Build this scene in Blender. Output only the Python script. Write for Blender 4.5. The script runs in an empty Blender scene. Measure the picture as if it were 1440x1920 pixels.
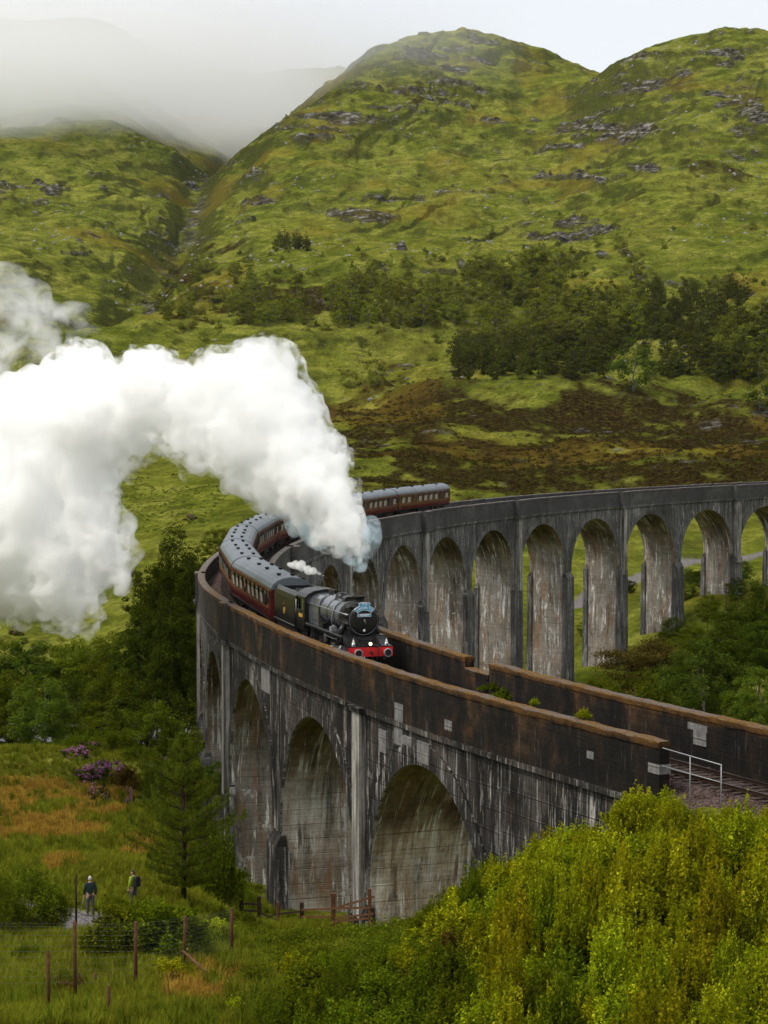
import bpy, math, random
import numpy as np
from mathutils import Vector, Matrix

# ------------------------------------------------------------------ camera, sky, sun, exposure
S = bpy.context.scene
F, CU, CV, PITCH, CZ = 4090.15, 720.0, 960.0, 0.05301, 40.0   # focal length in photo pixels, centre, tilt, height
cam_data = bpy.data.cameras.new('camera')
cam = bpy.data.objects.new('camera', cam_data)
S.collection.objects.link(cam)
S.camera = cam
cam.location = (0, 0, CZ)
cam.rotation_euler = (math.pi / 2 - PITCH, 0, 0)
cam_data.sensor_fit = 'VERTICAL'
cam_data.sensor_height = 24.0
cam_data.lens = 24.0 * F / 1920.0
cam_data.clip_start = 1.0
cam_data.clip_end = 12000.0

world = bpy.data.worlds.new('World')
S.world = world
world.use_nodes = True
wt = world.node_tree
for n in list(wt.nodes): wt.nodes.remove(n)
w_out = wt.nodes.new('ShaderNodeOutputWorld')
w_bg = wt.nodes.new('ShaderNodeBackground')
w_sky = wt.nodes.new('ShaderNodeTexSky')
w_sky.sky_type = 'NISHITA'
w_sky.sun_disc = False
SUN_ELEV, SUN_AZ = math.radians(56), math.radians(-112)      # azimuth measured from +Y towards +X
w_sky.sun_elevation = SUN_ELEV
w_sky.sun_rotation = SUN_AZ
w_sky.air_density = 1.0
w_bg.inputs['Strength'].default_value = 0.1
w_add = wt.nodes.new('ShaderNodeMix'); w_add.data_type = 'RGBA'; w_add.blend_type = 'MIX'
w_add.inputs[0].default_value = 0.93                         # overcast: cloud hides nearly all of the blue
w_add.inputs[7].default_value = (4.6, 4.72, 4.94, 1)
wt.links.new(w_sky.outputs[0], w_add.inputs[6])
wt.links.new(w_add.outputs[2], w_bg.inputs['Color'])
wt.links.new(w_bg.outputs[0], w_out.inputs['Surface'])

sun_d = bpy.data.lights.new('sun', 'SUN')
sun_d.energy = 1.5
sun_d.angle = math.radians(30)
sun_d.color = (1.0, 0.94, 0.83)
sun = bpy.data.objects.new('sun', sun_d)
S.collection.objects.link(sun)
sdir = Vector((math.sin(SUN_AZ) * math.cos(SUN_ELEV), math.cos(SUN_AZ) * math.cos(SUN_ELEV), math.sin(SUN_ELEV)))
sun.rotation_euler = sdir.to_track_quat('Z', 'Y').to_euler()
sun.location = (-60, -40, 160)

S.view_settings.view_transform = 'Standard'
S.view_settings.look = 'None'
S.view_settings.exposure = 1.0
S.view_settings.gamma = 1.0
S.view_settings.use_curve_mapping = False
S.render.engine = 'CYCLES'
cy = S.cycles
cy.use_denoising = True
cy.max_bounces = 90
cy.diffuse_bounces = 3
cy.glossy_bounces = 2
cy.transmission_bounces = 3
cy.transparent_max_bounces = 12
cy.volume_bounces = 90
cy.volume_max_steps = 256
cy.sample_clamp_indirect = 6.0
cy.use_adaptive_sampling = True
cy.adaptive_threshold = 0.02

C = S.collection
PI = math.pi
rng = np.random.default_rng(7)
random.seed(7)

# ------------------------------------------------------------------ geometry of the place
ZP = CZ - 14.888          # top of the parapets
ZR = ZP - 0.68            # rail head
RAD, OX, OY = 241.0, 228.025, 199.051
PH0, DPH = 3.527, 17.07 / 241.0     # arch crowns every DPH along the curve

def V2(k, off=0.0):
    ph = PH0 - k * DPH
    return OX + (RAD + off) * math.cos(ph), OY + (RAD + off) * math.sin(ph)

def at(u, v, D):
    """world point seen at photo pixel (u, v) at forward distance D"""
    dx, dz = (u - CU) / F, -(v - CV) / F
    c, s = math.cos(PITCH), math.sin(PITCH)
    t = D / (c + dz * s)
    return (t * dx, D, CZ + t * (-s + dz * c))

def px(x, y, z):
    c, s = math.cos(PITCH), math.sin(PITCH)
    yy = c * y - s * (z - CZ); zz = s * y + c * (z - CZ)
    return CU + F * x / yy, CV - F * zz / yy

def top_rise(k):
    """the walls of the near arm stand higher above the arches than those of the far one"""
    t = min(1, max(0, (5.2 - k) / 3.4)); return .92 * t * t * (3 - 2 * t) + .10 * min(1, max(0, -k))
def k_at(u, off, z=ZP, k0=-2.0, k1=5.0):
    """position along the viaduct where the line at offset off shows at pixel column u"""
    best = min((abs(px(*V2(k0 + (k1 - k0) * i / 2000, off), z)[0] - u), k0 + (k1 - k0) * i / 2000) for i in range(2001))
    return best[1]

# ------------------------------------------------------------------ noise (vectorised)
_perm = np.random.default_rng(3).permutation(65536).astype(np.int64)
def _h(ix, iy, iz, s):
    a = _perm[(ix + s * 131) & 65535]
    a = _perm[(a + iy) & 65535]
    a = _perm[(a + iz) & 65535]
    return a / 32767.5 - 1.0
def noise2(x, y, s=0):
    ix, iy = np.floor(x).astype(np.int64), np.floor(y).astype(np.int64)
    fx, fy = x - ix, y - iy
    ux, uy = fx * fx * fx * (fx * (fx * 6 - 15) + 10), fy * fy * fy * (fy * (fy * 6 - 15) + 10)
    a, b, c, d = _h(ix, iy, 0, s), _h(ix + 1, iy, 0, s), _h(ix, iy + 1, 0, s), _h(ix + 1, iy + 1, 0, s)
    return (a * (1 - ux) + b * ux) * (1 - uy) + (c * (1 - ux) + d * ux) * uy
def noise3(x, y, z, s=0):
    ix, iy, iz = (np.floor(q).astype(np.int64) for q in (x, y, z))
    fx, fy, fz = x - ix, y - iy, z - iz
    ux, uy, uz = (q * q * (3 - 2 * q) for q in (fx, fy, fz))
    r = 0
    for dx in (0, 1):
        for dy in (0, 1):
            for dz in (0, 1):
                w = (ux if dx else 1 - ux) * (uy if dy else 1 - uy) * (uz if dz else 1 - uz)
                r = r + w * _h(ix + dx, iy + dy, iz + dz, s)
    return r
def fbm(x, y, o=4, s=0, g=.5):
    r, a, t = 0, 1.0, 0
    for i in range(o):
        r = r + a * noise2(x * 2 ** i + 17.3 * i, y * 2 ** i - 9.1 * i, s + i); t += a; a *= g
    return r / t
def sstep(a, b, x):
    t = np.clip((x - a) / (b - a), 0, 1); return t * t * (3 - 2 * t)

# ------------------------------------------------------------------ object helpers
def link(o, parent=None):
    C.objects.link(o)
    if parent is not None: o.parent = parent
    return o
def tag(o, label=None, cat=None, group=None, kind=None):
    if label: o['label'] = label
    if cat: o['category'] = cat
    if group: o['group'] = group
    if kind: o['kind'] = kind
    return o
def empty(name, loc=(0, 0, 0), rz=0.0, parent=None):
    o = bpy.data.objects.new(name, None)
    o.empty_display_size = .3
    o.location = loc; o.rotation_euler = (0, 0, rz)
    return link(o, parent)
def mesh_np(name, v, f, mats=(), smooth=False, attr=None, uv=None, mi=None):
    """mesh from arrays; f is (M,3) or (M,4)"""
    v = np.asarray(v, np.float32); f = np.asarray(f, np.int32)
    me = bpy.data.meshes.new(name)
    n = f.shape[1]
    me.vertices.add(len(v)); me.vertices.foreach_set('co', v.ravel())
    me.loops.add(f.size); me.loops.foreach_set('vertex_index', f.ravel())
    me.polygons.add(len(f)); me.polygons.foreach_set('loop_start', np.arange(0, f.size, n, dtype=np.int32))
    try: me.polygons.foreach_set('loop_total', np.full(len(f), n, np.int32))
    except Exception: pass
    if smooth: me.polygons.foreach_set('use_smooth', np.ones(len(f), bool))
    for m in mats: me.materials.append(m)
    if mi is not None: me.polygons.foreach_set('material_index', np.asarray(mi, np.int32))
    me.update(calc_edges=True)
    if attr:
        for nm, (dom, arr) in attr.items():
            if arr.ndim == 1:
                a = me.attributes.new(nm, 'FLOAT', dom); a.data.foreach_set('value', arr.astype(np.float32))
            else:
                a = me.attributes.new(nm, 'FLOAT_COLOR', dom); a.data.foreach_set('color', arr.astype(np.float32).ravel())
    if uv is not None:
        l = me.uv_layers.new(name='UVMap'); l.data.foreach_set('uv', np.asarray(uv, np.float32).ravel())
    return me
def obj_me(name, me, parent=None, loc=None, rot=None, sc=None):
    o = bpy.data.objects.new(name, me)
    if loc is not None: o.location = loc
    if rot is not None: o.rotation_euler = rot
    if sc is not None: o.scale = sc if hasattr(sc, '__len__') else (sc, sc, sc)
    return link(o, parent)

class MB:
    """collects simple shapes into one mesh"""
    def __init__(s): s.v, s.f, s.uv, s.m, s.sm = [], [], [], [], []
    def add(s, vs, fs, uvs=None, mi=0, sm=False):
        b = len(s.v); s.v += [tuple(p) for p in vs]
        for i, f in enumerate(fs):
            s.f.append([b + j for j in f]); s.m.append(mi); s.sm.append(sm)
            s.uv.append(uvs[i] if uvs else None)
        return s
    def box(s, x0, x1, y0, y1, z0, z1, mi=0, M=None):
        vs = [Vector((x, y, z)) for z in (z0, z1) for y in (y0, y1) for x in (x0, x1)]
        if M is not None: vs = [M @ p for p in vs]
        return s.add(vs, [(0, 2, 3, 1), (4, 5, 7, 6), (0, 1, 5, 4), (2, 6, 7, 3), (0, 4, 6, 2), (1, 3, 7, 5)], mi=mi)
    def tube(s, pts, rs, n=8, mi=0, caps=True, sm=True):
        if not hasattr(rs, '__len__'): rs = [rs] * len(pts)
        pts = [Vector(p) for p in pts]; vs, fs = [], []
        up = None
        for i, p in enumerate(pts):
            t = (pts[min(i + 1, len(pts) - 1)] - pts[max(i - 1, 0)]).normalized()
            if up is None: up = Vector((0, 0, 1)) if abs(t.z) < .9 else Vector((1, 0, 0))
            a = t.cross(up).normalized(); b = a.cross(t).normalized(); up = b
            for j in range(n):
                an = 2 * PI * j / n
                vs.append(p + rs[i] * (math.cos(an) * a + math.sin(an) * b))
        for i in range(len(pts) - 1):
            for j in range(n):
                fs.append((i * n + j, (i + 1) * n + j, (i + 1) * n + (j + 1) % n, i * n + (j + 1) % n))
        s.add(vs, fs, mi=mi, sm=sm)
        if caps:
            b = len(s.v) - len(vs)
            s.f.append([b + j for j in range(n)]); s.m.append(mi); s.sm.append(False); s.uv.append(None)
            s.f.append([b + (len(pts) - 1) * n + j for j in range(n)][::-1]); s.m.append(mi); s.sm.append(False); s.uv.append(None)
        return s
    def cyl(s, p, q, r, r2=None, n=16, mi=0):
        return s.tube([p, q], [r, r if r2 is None else r2], n=n, mi=mi)
    def sweep(s, prof, xs, mi=0, sm=False, cap=True):
        """profile [(y,z)...] closed, extruded along x at positions xs (optionally (x, scale, dz))"""
        n = len(prof); vs, fs = [], []
        for x in xs:
            x, k, dz = x if hasattr(x, '__len__') else (x, 1, 0)
            vs += [(x, y * k, z * k + dz) for y, z in prof]
        for i in range(len(xs) - 1):
            for j in range(n):
                fs.append((i * n + j, i * n + (j + 1) % n, (i + 1) * n + (j + 1) % n, (i + 1) * n + j))
        s.add(vs, fs, mi=mi, sm=sm)
        if cap:
            s.add(vs[:n], [tuple(range(n))[::-1]], mi=mi); s.add(vs[-n:], [tuple(range(n))], mi=mi)
        return s
    def mesh(s, name, mats):
        me = bpy.data.meshes.new(name)
        me.from_pydata(s.v, [], s.f)
        for m in (mats if isinstance(mats, (list, tuple)) else [mats]): me.materials.append(m)
        me.polygons.foreach_set('material_index', s.m); me.polygons.foreach_set('use_smooth', s.sm)
        if any(u is not None for u in s.uv):
            l = me.uv_layers.new(name='UVMap'); flat = []
            for f, u in zip(s.f, s.uv):
                for j in range(len(f)): flat += list(u[j]) if u else [0, 0]
            l.data.foreach_set('uv', flat)
        me.update()
        return me
    def build(s, name, mats, parent=None, loc=None, rot=None):
        return obj_me(name, s.mesh(name, mats), parent, loc, rot)

# ------------------------------------------------------------------ materials
class NT:
    def __init__(s, name, disp=False):
        s.m = bpy.data.materials.new(name); s.m.use_nodes = True; s.t = s.m.node_tree
        for n in list(s.t.nodes): s.t.nodes.remove(n)
        s.out = s.t.nodes.new('ShaderNodeOutputMaterial')
    def n(s, typ, ins=None, **kw):
        nd = s.t.nodes.new('ShaderNode' + typ)
        for k, v in kw.items(): setattr(nd, k, v)
        for k, v in (ins or {}).items(): s.set(nd, k, v)
        return nd
    def set(s, nd, k, v):
        i = nd.inputs[k]
        if hasattr(v, 'is_linked') or isinstance(v, bpy.types.NodeSocket): s.t.links.new(v, i)
        elif isinstance(v, bpy.types.Node): s.t.links.new(v.outputs[0], i)
        else:
            if hasattr(v, '__len__') and len(v) == 3 and i.type == 'RGBA': v = (*v, 1)
            i.default_value = v
    def noise(s, vec, scale, detail=3, rough=.5, dist=0, out=0):
        return s.n('TexNoise', {'Vector': vec, 'Scale': scale, 'Detail': detail, 'Roughness': rough, 'Distortion': dist}).outputs[out]
    def ramp(s, x, stops, interp='LINEAR'):
        r = s.n('ValToRGB', {0: x}); r.color_ramp.interpolation = interp
        e = r.color_ramp.elements
        while len(e) < len(stops): e.new(.5)
        for q, (p, c) in zip(e, stops):
            q.position = p; q.color = (c, c, c, 1) if not hasattr(c, '__len__') else (*c[:3], 1)
        return r.outputs[0]
    def mix(s, fac, a, b, mode='MIX'):
        m = s.n('Mix', data_type='RGBA', blend_type=mode)
        s.set(m, 0, fac); s.set(m, 6, a); s.set(m, 7, b); return m.outputs[2]
    def math(s, op, a, b=0.0, c=None):
        m = s.n('Math', operation=op); s.set(m, 0, a); s.set(m, 1, b)
        if c is not None: s.set(m, 2, c)
        return m.outputs[0]
    def mapping(s, vec, scale=(1, 1, 1), loc=(0, 0, 0), rot=(0, 0, 0)):
        return s.n('Mapping', {'Vector': vec, 'Scale': scale, 'Location': loc, 'Rotation': rot}).outputs[0]
    def bump(s, h, strength=.5, dist=.05):
        return s.n('Bump', {'Height': h, 'Strength': strength, 'Distance': dist}).outputs[0]
    def bsdf(s, col, rough=.8, spec=.3, metal=0, normal=None, **kw):
        b = s.n('BsdfPrincipled', {'Base Color': col, 'Roughness': rough, 'Specular IOR Level': spec, 'Metallic': metal})
        if normal is not None: s.set(b, 'Normal', normal)
        for k, v in kw.items(): s.set(b, k, v)
        s.t.links.new(b.outputs[0], s.out.inputs['Surface'])
        return s.m
    def gen(s): return s.n('TexCoord').outputs['Object']
    def geo(s): return s.n('NewGeometry').outputs['Position']

def paint(name, col, rough=.5, spec=.4, metal=0, var=.25, scale=6, bump=0, dirt=None):
    t = NT(name); g = t.gen()
    n = t.noise(g, scale, 4, .6)
    c = t.mix(t.ramp(n, [(.3, 0), (.7, 1)]), tuple(x * (1 - var) for x in col), tuple(min(1, x * (1 + var)) for x in col))
    if dirt:
        d = t.noise(t.mapping(g, (1, 1, .35)), scale * .6, 5, .7)
        c = t.mix(t.ramp(d, [(.48, 0), (.68, .8)]), c, dirt)
    nb = t.bump(t.noise(g, scale * 5, 3), bump, .02) if bump else None
    return t.bsdf(c, rough, spec, metal, nb)

def leaf_mat(name, dark, mid, light, hue=.0, trans=.35, rough=.55, spread=.5):
    """foliage: colour varies leaf by leaf (attribute rnd) and plant by plant"""
    t = NT(name)
    r = t.n('Attribute', attribute_name='rnd').outputs['Fac']
    c = t.ramp(r, [(0, dark), (.5, mid), (1, light)])
    oi = t.n('ObjectInfo').outputs['Random']
    hs = t.n('HueSaturation', {'Hue': t.math('MULTIPLY_ADD', oi, .03 + hue, .5 - (.03 + hue) / 2), 'Saturation': 1.0,
                               'Value': t.math('MULTIPLY_ADD', t.n('ObjectInfo').outputs['Random'], spread, 1 - spread / 2), 'Color': c}).outputs[0]
    b = t.n('BsdfPrincipled', {'Base Color': hs, 'Roughness': .9, 'Specular IOR Level': 0.0})
    tr = t.n('BsdfTranslucent', {'Color': t.mix(.5, hs, (*[x * 1.2 for x in light],))})
    ms = t.n('MixShader', {0: trans, 1: b.outputs[0], 2: tr.outputs[0]})
    t.t.links.new(ms.outputs[0], t.out.inputs['Surface'])
    return t.m
# ------------------------------------------------------------------ terrain
# control points: (u, v, D) seen in the photograph, converted to places; then places outside the frame
def zof(v, D): return CZ + (743.3 - v) / F * D
_cp = []
for u, v, D in [
    # foreground shelf, path, meadow
    (0, 1925, 62), (250, 1862, 67), (500, 1930, 64), (80, 1915, 66), (163, 1729, 95), (245, 1716, 98), (340, 1835, 72), (330, 1760, 88),
    (100, 1640, 108), (100, 1560, 130), (100, 1500, 150), (180, 1450, 165), (60, 1408, 178), (300, 1440, 168), (-100, 1560, 130),
    (300, 1640, 112), (300, 1540, 138), (0, 1700, 96), (430, 1780, 92), (440, 1745, 118), (625, 1740, 116), (700, 1765, 112), (520, 1715, 131), (450, 1690, 150),
    # valley floor and piers
    (20, 1375, 287), (200, 1340, 300), (1240, 1182, 356), (1345, 1112, 369), (1440, 1100, 385), (1150, 1250, 340), (1010, 1300, 325), (850, 1330, 305),
    (700, 1340, 290), (1290, 1062, 465), (1150, 1108, 420), (950, 1180, 380), (1440, 1035, 470),
    # lower slopes
    (300, 1180, 350), (100, 1190, 380), (0, 1180, 380), (450, 1100, 380), (300, 1060, 430), (300, 960, 520), (450, 960, 500), (300, 870, 640), (450, 850, 640), (0, 950, 560), (0, 800, 740),
    (1000, 905, 560), (1300, 890, 560), (1440, 890, 560), (700, 920, 540), (1000, 810, 690), (1300, 800, 700), (700, 820, 680), (1440, 810, 700),
    (1000, 725, 830), (700, 735, 830), (1180, 735, 800), (1440, 750, 800), (450, 720, 840), (300, 720, 840), (600, 650, 980), (850, 650, 980),
    (1050, 660, 950), (1300, 650, 950), (1440, 660, 930), (1000, 560, 1180), (1300, 560, 1120), (1440, 560, 1110), (800, 560, 1180), (450, 610, 1050),
    (350, 580, 1120), (450, 500, 1300), (600, 500, 1300), (330, 500, 1300),
    # upper right slopes and the two tops
    (1440, 440, 1400), (1200, 445, 1420), (1000, 420, 1560), (800, 420, 1520), (600, 400, 1580), (450, 390, 1620), (1440, 330, 1600), (1250, 320, 1620),
    (1050, 300, 1850), (850, 300, 1850), (700, 300, 1850), (560, 300, 1830), (480, 300, 1880), (1250, 210, 1830), (1440, 200, 1780), (1100, 210, 1980),
    (850, 200, 2080), (700, 200, 2060), (600, 235, 1990), (850, 120, 2230), (850, 62, 2320), (780, 68, 2300), (720, 92, 2270), (690, 120, 2220), (640, 165, 2150),
    (560, 232, 2050), (500, 275, 1960), (930, 72, 2350), (1000, 98, 2380), (1060, 122, 2390), (1105, 140, 2300), (1150, 122, 2140), (1200, 102, 2060),
    (1300, 90, 2010), (1360, 78, 2000), (1440, 88, 2000),
    # left hill, ravine head and what lies in the cloud
    (0, 640, 940), (150, 640, 960), (100, 570, 1120), (0, 480, 1350), (150, 480, 1380), (0, 380, 1600), (160, 380, 1640), (0, 300, 1830), (160, 290, 1900),
    (0, 225, 2080), (150, 222, 2120), (260, 270, 2030), (260, 350, 1800), (240, 440, 1500), (330, 290, 2050), (300, 380, 1720), (0, 150, 2400), (160, 150, 2400),
    (375, 312, 1980), (350, 400, 1700), (295, 470, 1450), (245, 540, 1250), (200, 575, 1130), (400, 300, 2150), (440, 285, 2400),
    (520, 235, 2800), (600, 200, 3100), (680, 140, 3300), (380, 150, 3300), (200, 60, 3200), (0, 60, 3200),
]:
    _cp.append(((u - CU) / F * D, D, zof(v, D)))
_edge = []
for x, y, z in list(_cp):                       # the slopes go on beside the frame
    if y > 260:
        a = x / y
        if a < -.165: _edge.append((y * (-.42), y, z + .04 * y)); _edge.append((y * (-.27), y, z + .01 * y))
        if a > .165: _edge.append((y * .42, y, z + .03 * y)); _edge.append((y * .27, y, z + .01 * y))
_cp += _edge
# ridges fall away behind the tops
for u in (780, 900, 1050, 1200, 1350, 1600, 2000):
    for v, D in ((250, 2800), (300, 3400)):
        _cp.append(((u - CU) / F * D, D, zof(v, D)))
# near ground, as plan positions
_cp += [(0, 0, 38.4), (-12, 0, 38), (14, 0, 38), (0, 20, 33.5), (-12, 22, 32), (14, 22, 33), (0, 40, 25.2), (-14, 42, 23.5), (12, 40, 26.0), (30, 38, 25.4),
    (60, 20, 27), (60, -10, 30), (90, 0, 26), (9.2, 52, 23.0), (5.0, 55, 22.6), (0, 58, 21.9), (-5.5, 62, 21.6),
    (8, 66, 22.6), (11, 70, 23.6), (9, 77, 22.9), (3, 70, 21.2), (-2, 76, 19.9), (13, 80, 23.9), (12.5, 88, 23.7), (9, 88, 21.5), (5.5, 92, 18.6), (0.5, 96, 15.6), (3, 84, 19.7), (-3, 88, 17.6), (-2.5, 104, 13.4),
    (16, 76, 24.1), (20, 68, 24.2), (28, 60, 24.3), (40, 47, 24.4), (24, 84, 23.8), (34, 72, 24.0), (50, 55, 24.5), (22, 96, 20), (40, 90, 22), (60, 80, 25), (90, 60, 30),
    (12, 104, 14.5), (18, 112, 13), (30, 120, 14), (60, 120, 20), (100, 120, 30), (4, 112, 11.5), (10, 125, 9), (0, 128, 9), (25, 150, 7), (60, 160, 12), (110, 170, 24),
    (-6, 145, 7.5), (5, 150, 6), (-9, 165, 4), (8, 180, 3), (40, 190, 4), (80, 210, 10), (140, 240, 24), (-13, 190, 0), (-12, 215, -3.5), (15, 215, -1), (40, 240, -1), (80, 270, 5), (130, 320, 14), (60, 300, -2), (90, 350, 3),
    (-30, 190, 6.0), (-50, 190, 9), (-25, 215, 0), (-60, 215, 3), (-90, 190, 18), (-40, 240, -3.5), (-80, 250, -2), (-130, 240, 12), (-18, 245, -4), (0, 260, -4), (-50, 265, -4), (-100, 290, -3), (-150, 330, 10),
    (-40, 130, 15), (-70, 130, 20), (-110, 120, 28), (-40, 90, 21), (-70, 80, 27), (-30, 60, 23), (-60, 50, 28), (-30, 20, 33), (-70, 10, 34), (0, -40, 42), (60, -50, 36), (-60, -50, 40), (-20, 150, 11.5), (-20, 120, 14.5), (-13, 175, 4.5), (-20, 178, 10)]
_cp = np.array(_cp)
def _warp(x, y): 
    s = y + 90.0
    return np.stack([x / s * 5.0, np.log(s) * 2.2], -1)
_W = _warp(_cp[:, 0], _cp[:, 1]); _S = _cp[:, 1] + 90.0
def _tps(A, B):
    d2 = ((A[:, None, :] - B[None, :, :]) ** 2).sum(-1)
    return 0.5 * d2 * np.log(d2 + 1e-9)
_n = len(_cp)
_K = _tps(_W, _W) + np.eye(_n) * .0006
_P = np.concatenate([np.ones((_n, 1)), _W], 1)
_A = np.block([[_K, _P], [_P.T, np.zeros((3, 3))]])
_sol = np.linalg.solve(_A, np.concatenate([(_cp[:, 2] - 0) / _S, np.zeros(3)]))

def base_h(x, y):
    x = np.asarray(x, float).ravel(); y = np.maximum(np.asarray(y, float).ravel(), -55)
    out = np.empty(len(x))
    for i in range(0, len(x), 20000):
        xx, yy = x[i:i + 20000], y[i:i + 20000]
        W = _warp(xx, yy)
        out[i:i + 20000] = (_tps(W, _W) @ _sol[:_n] + _sol[_n] + W @ _sol[_n + 1:]) * (yy + 90.0)
    return out

# lines on the ground given by pixels and distance
RAVINE = [(470, 260, 2500), (415, 292, 2200), (375, 312, 1980), (372, 350, 1850), (350, 400, 1700), (322, 432, 1570), (292, 470, 1450), (285, 510, 1340), (245, 540, 1250), (205, 575, 1130), (120, 640, 950), (20, 720, 850)]
PATHW = [(-60, 1722, 97), (60, 1733, 95), (165, 1733, 94.5), (150, 1775, 88), (60, 1790, 86), (-80, 1800, 85)]
RIVER = [(-400, 290), (-120, 288), (-46, 287), (-20, 284), (0, 272), (10, 240), (25, 228), (60, 236), (110, 262), (160, 268), (300, 300)]
BACKPATH = [(1085, 1138, 402), (1130, 1118, 420), (1180, 1095, 437), (1225, 1080, 452), (1262, 1068, 462), (1300, 1060, 468), (1345, 1075, 466), (1440, 1085, 466), (1600, 1085, 466)]
def _line_xy(L): return [((u - CU) / F * D, D) for u, v, D in L]
def dist_line(x, y, L):
    d = np.full(x.shape, 1e9)
    for (x0, y0), (x1, y1) in zip(L[:-1], L[1:]):
        vx, vy = x1 - x0, y1 - y0
        t = np.clip(((x - x0) * vx + (y - y0) * vy) / (vx * vx + vy * vy), 0, 1)
        d = np.minimum(d, np.hypot(x - x0 - t * vx, y - y0 - t * vy))
    return d
_RV, _PW, _BP = _line_xy(RAVINE), _line_xy(PATHW), _line_xy(BACKPATH)

def gauss(u, v, u0, v0, su, sv): return np.exp(-((u - u0) / su) ** 2 - ((v - v0) / sv) ** 2)

def ground(x, y, full=False):
    """height and surface masks (heather, rock, straw, path) at plan positions"""
    shp = np.shape(x); x = np.asarray(x, float).ravel(); y = np.asarray(y, float).ravel()
    z = base_h(x, y)
    far = sstep(380, 900, y)
    mid = sstep(150, 420, y)
    # hummocks and folds of the hillside
    warp = 30 * fbm(x / 160, y / 160, 2, 50)
    z += far * (15 * fbm((x + warp) / 210, y / 260, 3, 1) + 7.5 * fbm((x - y * .25) / 62, (y + warp) / 95, 3, 5))
    rid = 1 - np.abs(fbm((x + y * .35 + warp) / 70, (y - x * .2) / 150, 3, 9))
    z += far * 7.0 * (rid - .75)
    gul = np.abs(fbm((x - .30 * y + warp) / 34, (y + .2 * x) / 190, 3, 111))
    z -= far * 2.4 * np.exp(-(gul / .12) ** 2) * sstep(-.2, .3, fbm(x / 120, y / 150, 2, 113))
    z += mid * ((1.4 + 1.6 * far) * fbm(x / 22, y / 34, 3, 13) + (.4 + .8 * far) * fbm(x / 6.5, y / 9, 2, 17))
    near = 1 - sstep(120, 300, y)
    z += .22 * fbm(x / 5, y / 6, 3, 21) * near + .06 * fbm(x / 1.2, y / 1.3, 2, 24) * near
    # the steep burn in its ravine
    dr = dist_line(x, y, _RV)
    z -= np.exp(-(dr / 18.0) ** 2) * 16 * sstep(900, 1150, y) + np.exp(-(dr / 60.0) ** 2) * 9 * sstep(1000, 1300, y)
    # river bed
    dv = dist_line(x, y, RIVER)
    w = np.exp(-(dv / 11.0) ** 2)
    z = z * (1 - w) + (-5.2) * w
    # crags: terraces of bare rock high up and on the right
    el = z - CZ
    cr = fbm((x + 11) / 70, (y * .8 + z * 1.2) / 60, 4, 31, .55)
    u = CU + F * x / np.maximum(y, 1); v = 743.3 - (z - CZ) / np.maximum(y, 1) * F
    crag = np.zeros_like(x)
    for (cu, cv, su, sv, a) in [(800, 150, 110, 55, .42), (830, 105, 120, 35, .25), (620, 225, 80, 30, .45), (560, 262, 50, 20, .4), (700, 190, 90, 28, .3), (1240, 130, 120, 45, .3), (1310, 95, 80, 20, .3), (1400, 200, 70, 60, .5), (1380, 230, 60, 40, .3),
                                (1080, 250, 110, 35, .42), (1150, 245, 100, 30, .3), (1110, 180, 60, 22, .35), (1150, 330, 110, 30, .3), (1380, 335, 90, 26, .36), (900, 330, 160, 40, .14), (640, 400, 110, 40, .26), (700, 430, 60, 26, .2),
                                (60, 300, 90, 16, .42), (20, 335, 60, 20, .3), (460, 330, 50, 14, .4), (100, 370, 40, 14, .35), (1050, 440, 110, 24, .4), (1110, 430, 40, 14, .2), (1090, 345, 60, 16, .2), (1200, 180, 70, 30, .3), (880, 120, 60, 60, .15), (1000, 110, 90, 25, .22)]:
        crag += a * gauss(u, v, cu, cv, su, sv)
    crag = np.minimum(crag, .55)
    # ledges run along the slope: the pattern is stretched sideways and follows the height
    zz = z + .12 * x + 9 * fbm(x / 90, y / 90, 2, 79)
    lr = fbm(x / 34, zz / 8.5, 4, 77, .6)
    rk = sstep(.02, .11, lr + .40 * cr + 1.35 * crag - .60) * sstep(900, 1200, y)
    terr = 9.0
    q = (z + 3.0 * fbm(x / 30, y / 30, 2, 35)) / terr
    st = (np.floor(q) + sstep(.25, .75, q - np.floor(q)) - q) * terr
    z += rk * (st * 1.0 + 4.2 * np.abs(fbm(x / 8, y / 8, 3, 37)) + 1.5 * fbm(x / 20, y / 20, 2, 38))
    if not full: return z.reshape(shp)
    # masks, mostly by place with ragged edges
    n1 = fbm(x / 26, y / 40, 4, 41, .6); n2 = fbm(x / 7, y / 12, 3, 44, .6)
    he = np.zeros_like(x)
    for (cu, cv, su, sv, a) in [(1150, 800, 520, 95, 1.0), (900, 890, 400, 60, .75), (720, 770, 140, 80, .8), (1350, 850, 300, 90, 1.0), (520, 575, 190, 46, .8), (350, 520, 60, 30, .8), (430, 470, 70, 16, .75), (640, 540, 110, 30, .45),
                                (750, 600, 120, 30, .3), (660, 395, 120, 30, .6), (900, 350, 200, 40, .45), (1050, 290, 160, 40, .45), (1350, 320, 120, 60, .4), (1250, 150, 160, 50, .4), (760, 180, 160, 70, .4), (600, 250, 90, 30, .5),
                                (1050, 440, 120, 26, .45), (850, 440, 110, 30, .35), (1000, 620, 300, 60, .3), (60, 300, 120, 30, .3), (1130, 1080, 160, 50, .35)]:
        he += a * gauss(u, v, cu, cv, su, sv)
    hea = sstep(.36, .62, np.minimum(he, 1.0) * .62 + .42 * n1 + .34 * n2) * sstep(330, 420, y)
    # bare brown earth and litter below the bushes, darkened to paint their shade
    rr0 = np.hypot(x - OX, y - OY) - RAD
    hea = np.maximum(hea, .9 * (y < 112) * (y > 40) * sstep(470, 620, u) * (rr0 > 4))
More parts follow.
